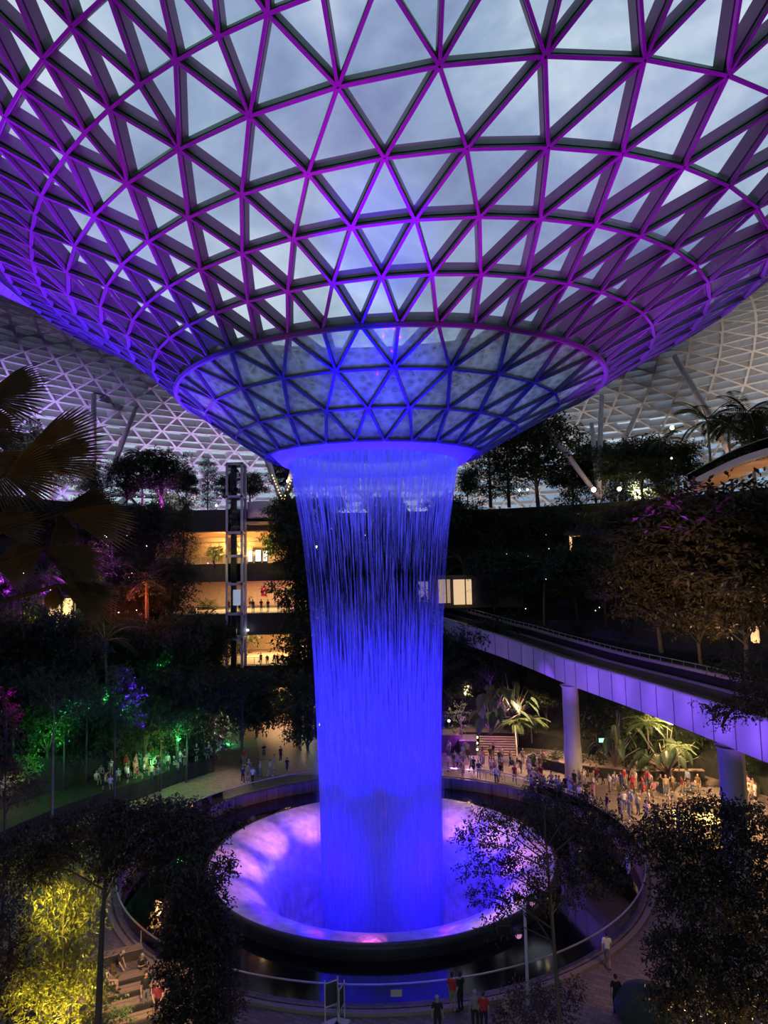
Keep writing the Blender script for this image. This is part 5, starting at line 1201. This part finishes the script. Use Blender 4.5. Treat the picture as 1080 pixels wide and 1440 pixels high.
crowd(11, 'on the middle shop walkway', 'silhouettes on the middle walkway', 326, 415, lambda x, r: 861+r.uniform(-1, 1), ['stand', 'phone', 'photo', 'stand'], zf=15.95, seed=9, tops=DK, face=0)
crowd(9, 'far back on the middle shop walkway', 'people deeper on the middle walkway', 350, 388, lambda x, r: 853+r.uniform(-3, 1), ['stand', 'walk'], zf=15.95, seed=12, face=0)
crowd(6, 'on the open walkway over the path', 'silhouettes on the open walkway', 365, 420, lambda x, r: 935+r.uniform(-1, 1), ['stand', 'phone', 'lean'], zf=8.45, seed=10, tops=DK, face=0)
crowd(4, 'on the top shop walkway', 'people on the top shop walkway', 312, 376, lambda x, r: 794+r.uniform(-.5, 1), ['stand', 'photo'], zf=23.25, seed=11, tops=DK, face=0)
for (px, py, pose, kd, top, bot, rz, lb, hr) in (
 (855, 1362, 'walk', 'shorts', 'white', 'grey', 2.9, 'person in long white shirt and grey shorts strolling beside the railing, lower right', 'black'),
 (868, 1428, 'stand', 'trousers', 'black', 'black', 3.0, 'person all in black walking away beside the round clipped bush', 'black'),
 (637, 1424, 'phone', 'shorts', 'red', 'khaki', 2.8, 'person in red shirt and khaki shorts leaning towards the glass railing', 'black'),
 (648, 1424, 'stand', 'trousers', 'black', 'black', -2.4, 'person in black close beside the red-shirted one at the railing', 'black'),
 (669, 1452, 'stand', 'trousers', 'grey', 'black', 3.1, 'person in dark vest over pale sleeves at bottom, next to maroon shirt', 'grey'),
 (681, 1454, 'stand', 'trousers', 'red', 'black', 3.0, 'person in plain red shirt at the bottom edge', 'brown'),
 (616, 1460, 'stand', 'trousers', 'black', 'black', 3.0, 'person with white cap at the bottom edge left of the pair', 'grey'),
 (713, 1440, 'sit', 'shorts', 'beige', 'black', -2.0, 'person in beige top seated behind the low shrub by the lamp post', 'grey'),
 (158, 1382, 'lean', 'trousers', 'black', 'brown', 1.6, 'bald person in olive shirt bending over the benches', 'grey'),
 (150, 1412, 'sit', 'shorts', 'cream', 'beige', 1.9, 'person in pale backpack straps seated on the benches, back turned', 'black'),
 (205, 1422, 'stand', 'trousers', 'black', 'grey', .6, 'person in black shirt and cap standing between the benches', 'black'),
 (222, 1436, 'sit', 'shorts', 'maroon', 'black', .2, 'person in dark red crop top sitting with head tipped back', 'brown'),
 (198, 1372, 'crouch', 'shorts', 'black', 'black', .8, 'person with pale bandana crouching at the bench end', 'grey'),
 (322, 1440, 'stand', 'trousers', 'pink', 'black', 2.5, 'person in pale pink top at bottom beside the black column tree', 'brown'),
 (146, 1262, 'stand', 'dress', 'lilac', 'black', 1.2, 'person in lilac clothing half hidden by the dark trunk at left', 'black'),
 (885, 1238, 'walk', 'dress', 'white', 'black', -1.0, 'person in white dress under the trees right of the pool', 'black'),
 (698, 1103, 'point', 'trousers', 'white', 'navy', .3, 'person in white shirt and dark trousers alone on open paving, arms out', 'black'),
 (748, 1118, 'photo', 'trousers', 'grey', 'navy', 2.6, 'person in grey top reaching up near the handrail end behind the basin', 'black')):
    p = atz(px, py, 0); z = 0.0
    person((p.x, p.y, .45 if lb.endswith('head tipped back') or 'straps' in lb else 0), rz, pose, kd, top, bot, hr, '', 1.07, lb, 'people near the railing' if py > 1300 else None)
# bags on the floor
M['bag'] = mat('bag', (.05, .05, .06), .6)
for i, (px, py, c, w) in enumerate(((720, 1075, 'black', 'black'), (830, 1150, 'yellow', 'yellow'), (905, 1112, 'red', 'red'), (770, 1130, 'black', 'black'))):
    p = atz(px, py, 0); o = empty('bag', p, i); tag(o, uniq(w+' bag on the plaza floor '+['by the stairs', 'right of the first column', 'at the planter wall', 'left of the first column'][i]), 'bag', 'bags on the floor')
    t = MB(); t.lathe([(.01, 0), (.26, .02), (.3, .2), (.24, .45), (.1, .52), (.01, .52)], 10); t.build('body', M['c_'+c], o, True)
    t = MB(); t.tube([(-.15, 0, .45), (-.1, 0, .68), (.1, 0, .68), (.15, 0, .45)], .02, 5); t.build('handle', M['dark_metal'], o)
# plaza lighting: warm downlights under the bridge and over the crowd
for (x, y, z, tx, ty, e, c, a) in ((27, 66, 9.0, 29, 68, 9000, (1, .62, .35), 140), (24, 58, 8.8, 27, 62, 7000, (1, .62, .3), 130), (17, 76, 8.8, 15, 77, 9000, (1, .6, .38), 140), (10, 86, 7, 9, 79, 6000, (1, .55, .4), 130), (28, 52, 6, 28, 56, 4500, (1, .6, .25), 140)):
    spot('plaza_downlight', (x, y, z), (tx, ty, 0), e, c, a, .8, .4)
# floodlights of the lower left
q = atY(70, 1420, 24); spot('flood_spot', (-13.4, 28.2, 0.8), tuple(atY(84, 1290, 29.5)), 7000, (1, .80, .10), 62)
spot('flood_spot', tuple(atY(40, 1330, 26.5)), tuple(atY(88, 1265, 29.5)), 1800, (1, .82, .12), 66)
spot('bench_lamp', (-10.5, 31, 7), (-12, 36, 0), 4200, (1, .62, .3), 64)
spot('path_downlight', (13.5, 34, 7), (13.0, 38, 0), 500, (1, .5, .25), 80)
spot('tree_uplight', (12.5, 24, 1.0), tuple(atY(985, 1390, 26)), 2600, (1, .7, .25), 60)
spot('canopy_uplight', (27, 50, 13.5), (31, 58, 24), 5500, (1, .66, .36), 90)
spot('canopy_uplight', (30, 62, 12), (33, 68, 22), 4500, (1, .66, .36), 90)

plight('column_fill', (26.5, 46.5, 2.5), 500, (1, .62, .25), .15)  # unseen warm light added to brighten the near column's right side
spot('palm_fill', (-2.0, 5.0, 16.5), (-4.2, 8.5, 21.5), 520, (1, .55, .2), 80)  # unseen warm spot added near the camera to brighten the fronds


for ph, c, e in ((-75, (.5, .33, .85), 42000), (-50, (.55, .33, .85), 42000), (-28, (.7, .45, .8), 30000), (-5, (.8, .6, .75), 26000), (18, (1, .75, .65), 30000), (40, (1, .72, .55), 42000), (62, (1, .72, .55), 42000), (84, (1, .7, .5), 36000)):
    a = math.radians(ph); spot('shell_wash', (VX+60*math.sin(a), VY+60*math.cos(a), 32.5), (VX+88*math.sin(a), VY+88*math.cos(a), 46), e, c, 150, 1.0, .5)  # unseen uplights added to brighten the fins of the outer shell

spot('bank_fill', (-16, 74, 7), (-21, 71, 0), 1500, (1, .62, .6), 110)  # unseen light added to lift the crowd on the left bank
spot('canopy_fill', (9, 30, 15), (27, 58, 20), 26000, (1, .66, .36), 34, .9, .4)  # unseen spot added to brighten the tree canopy above the bridge
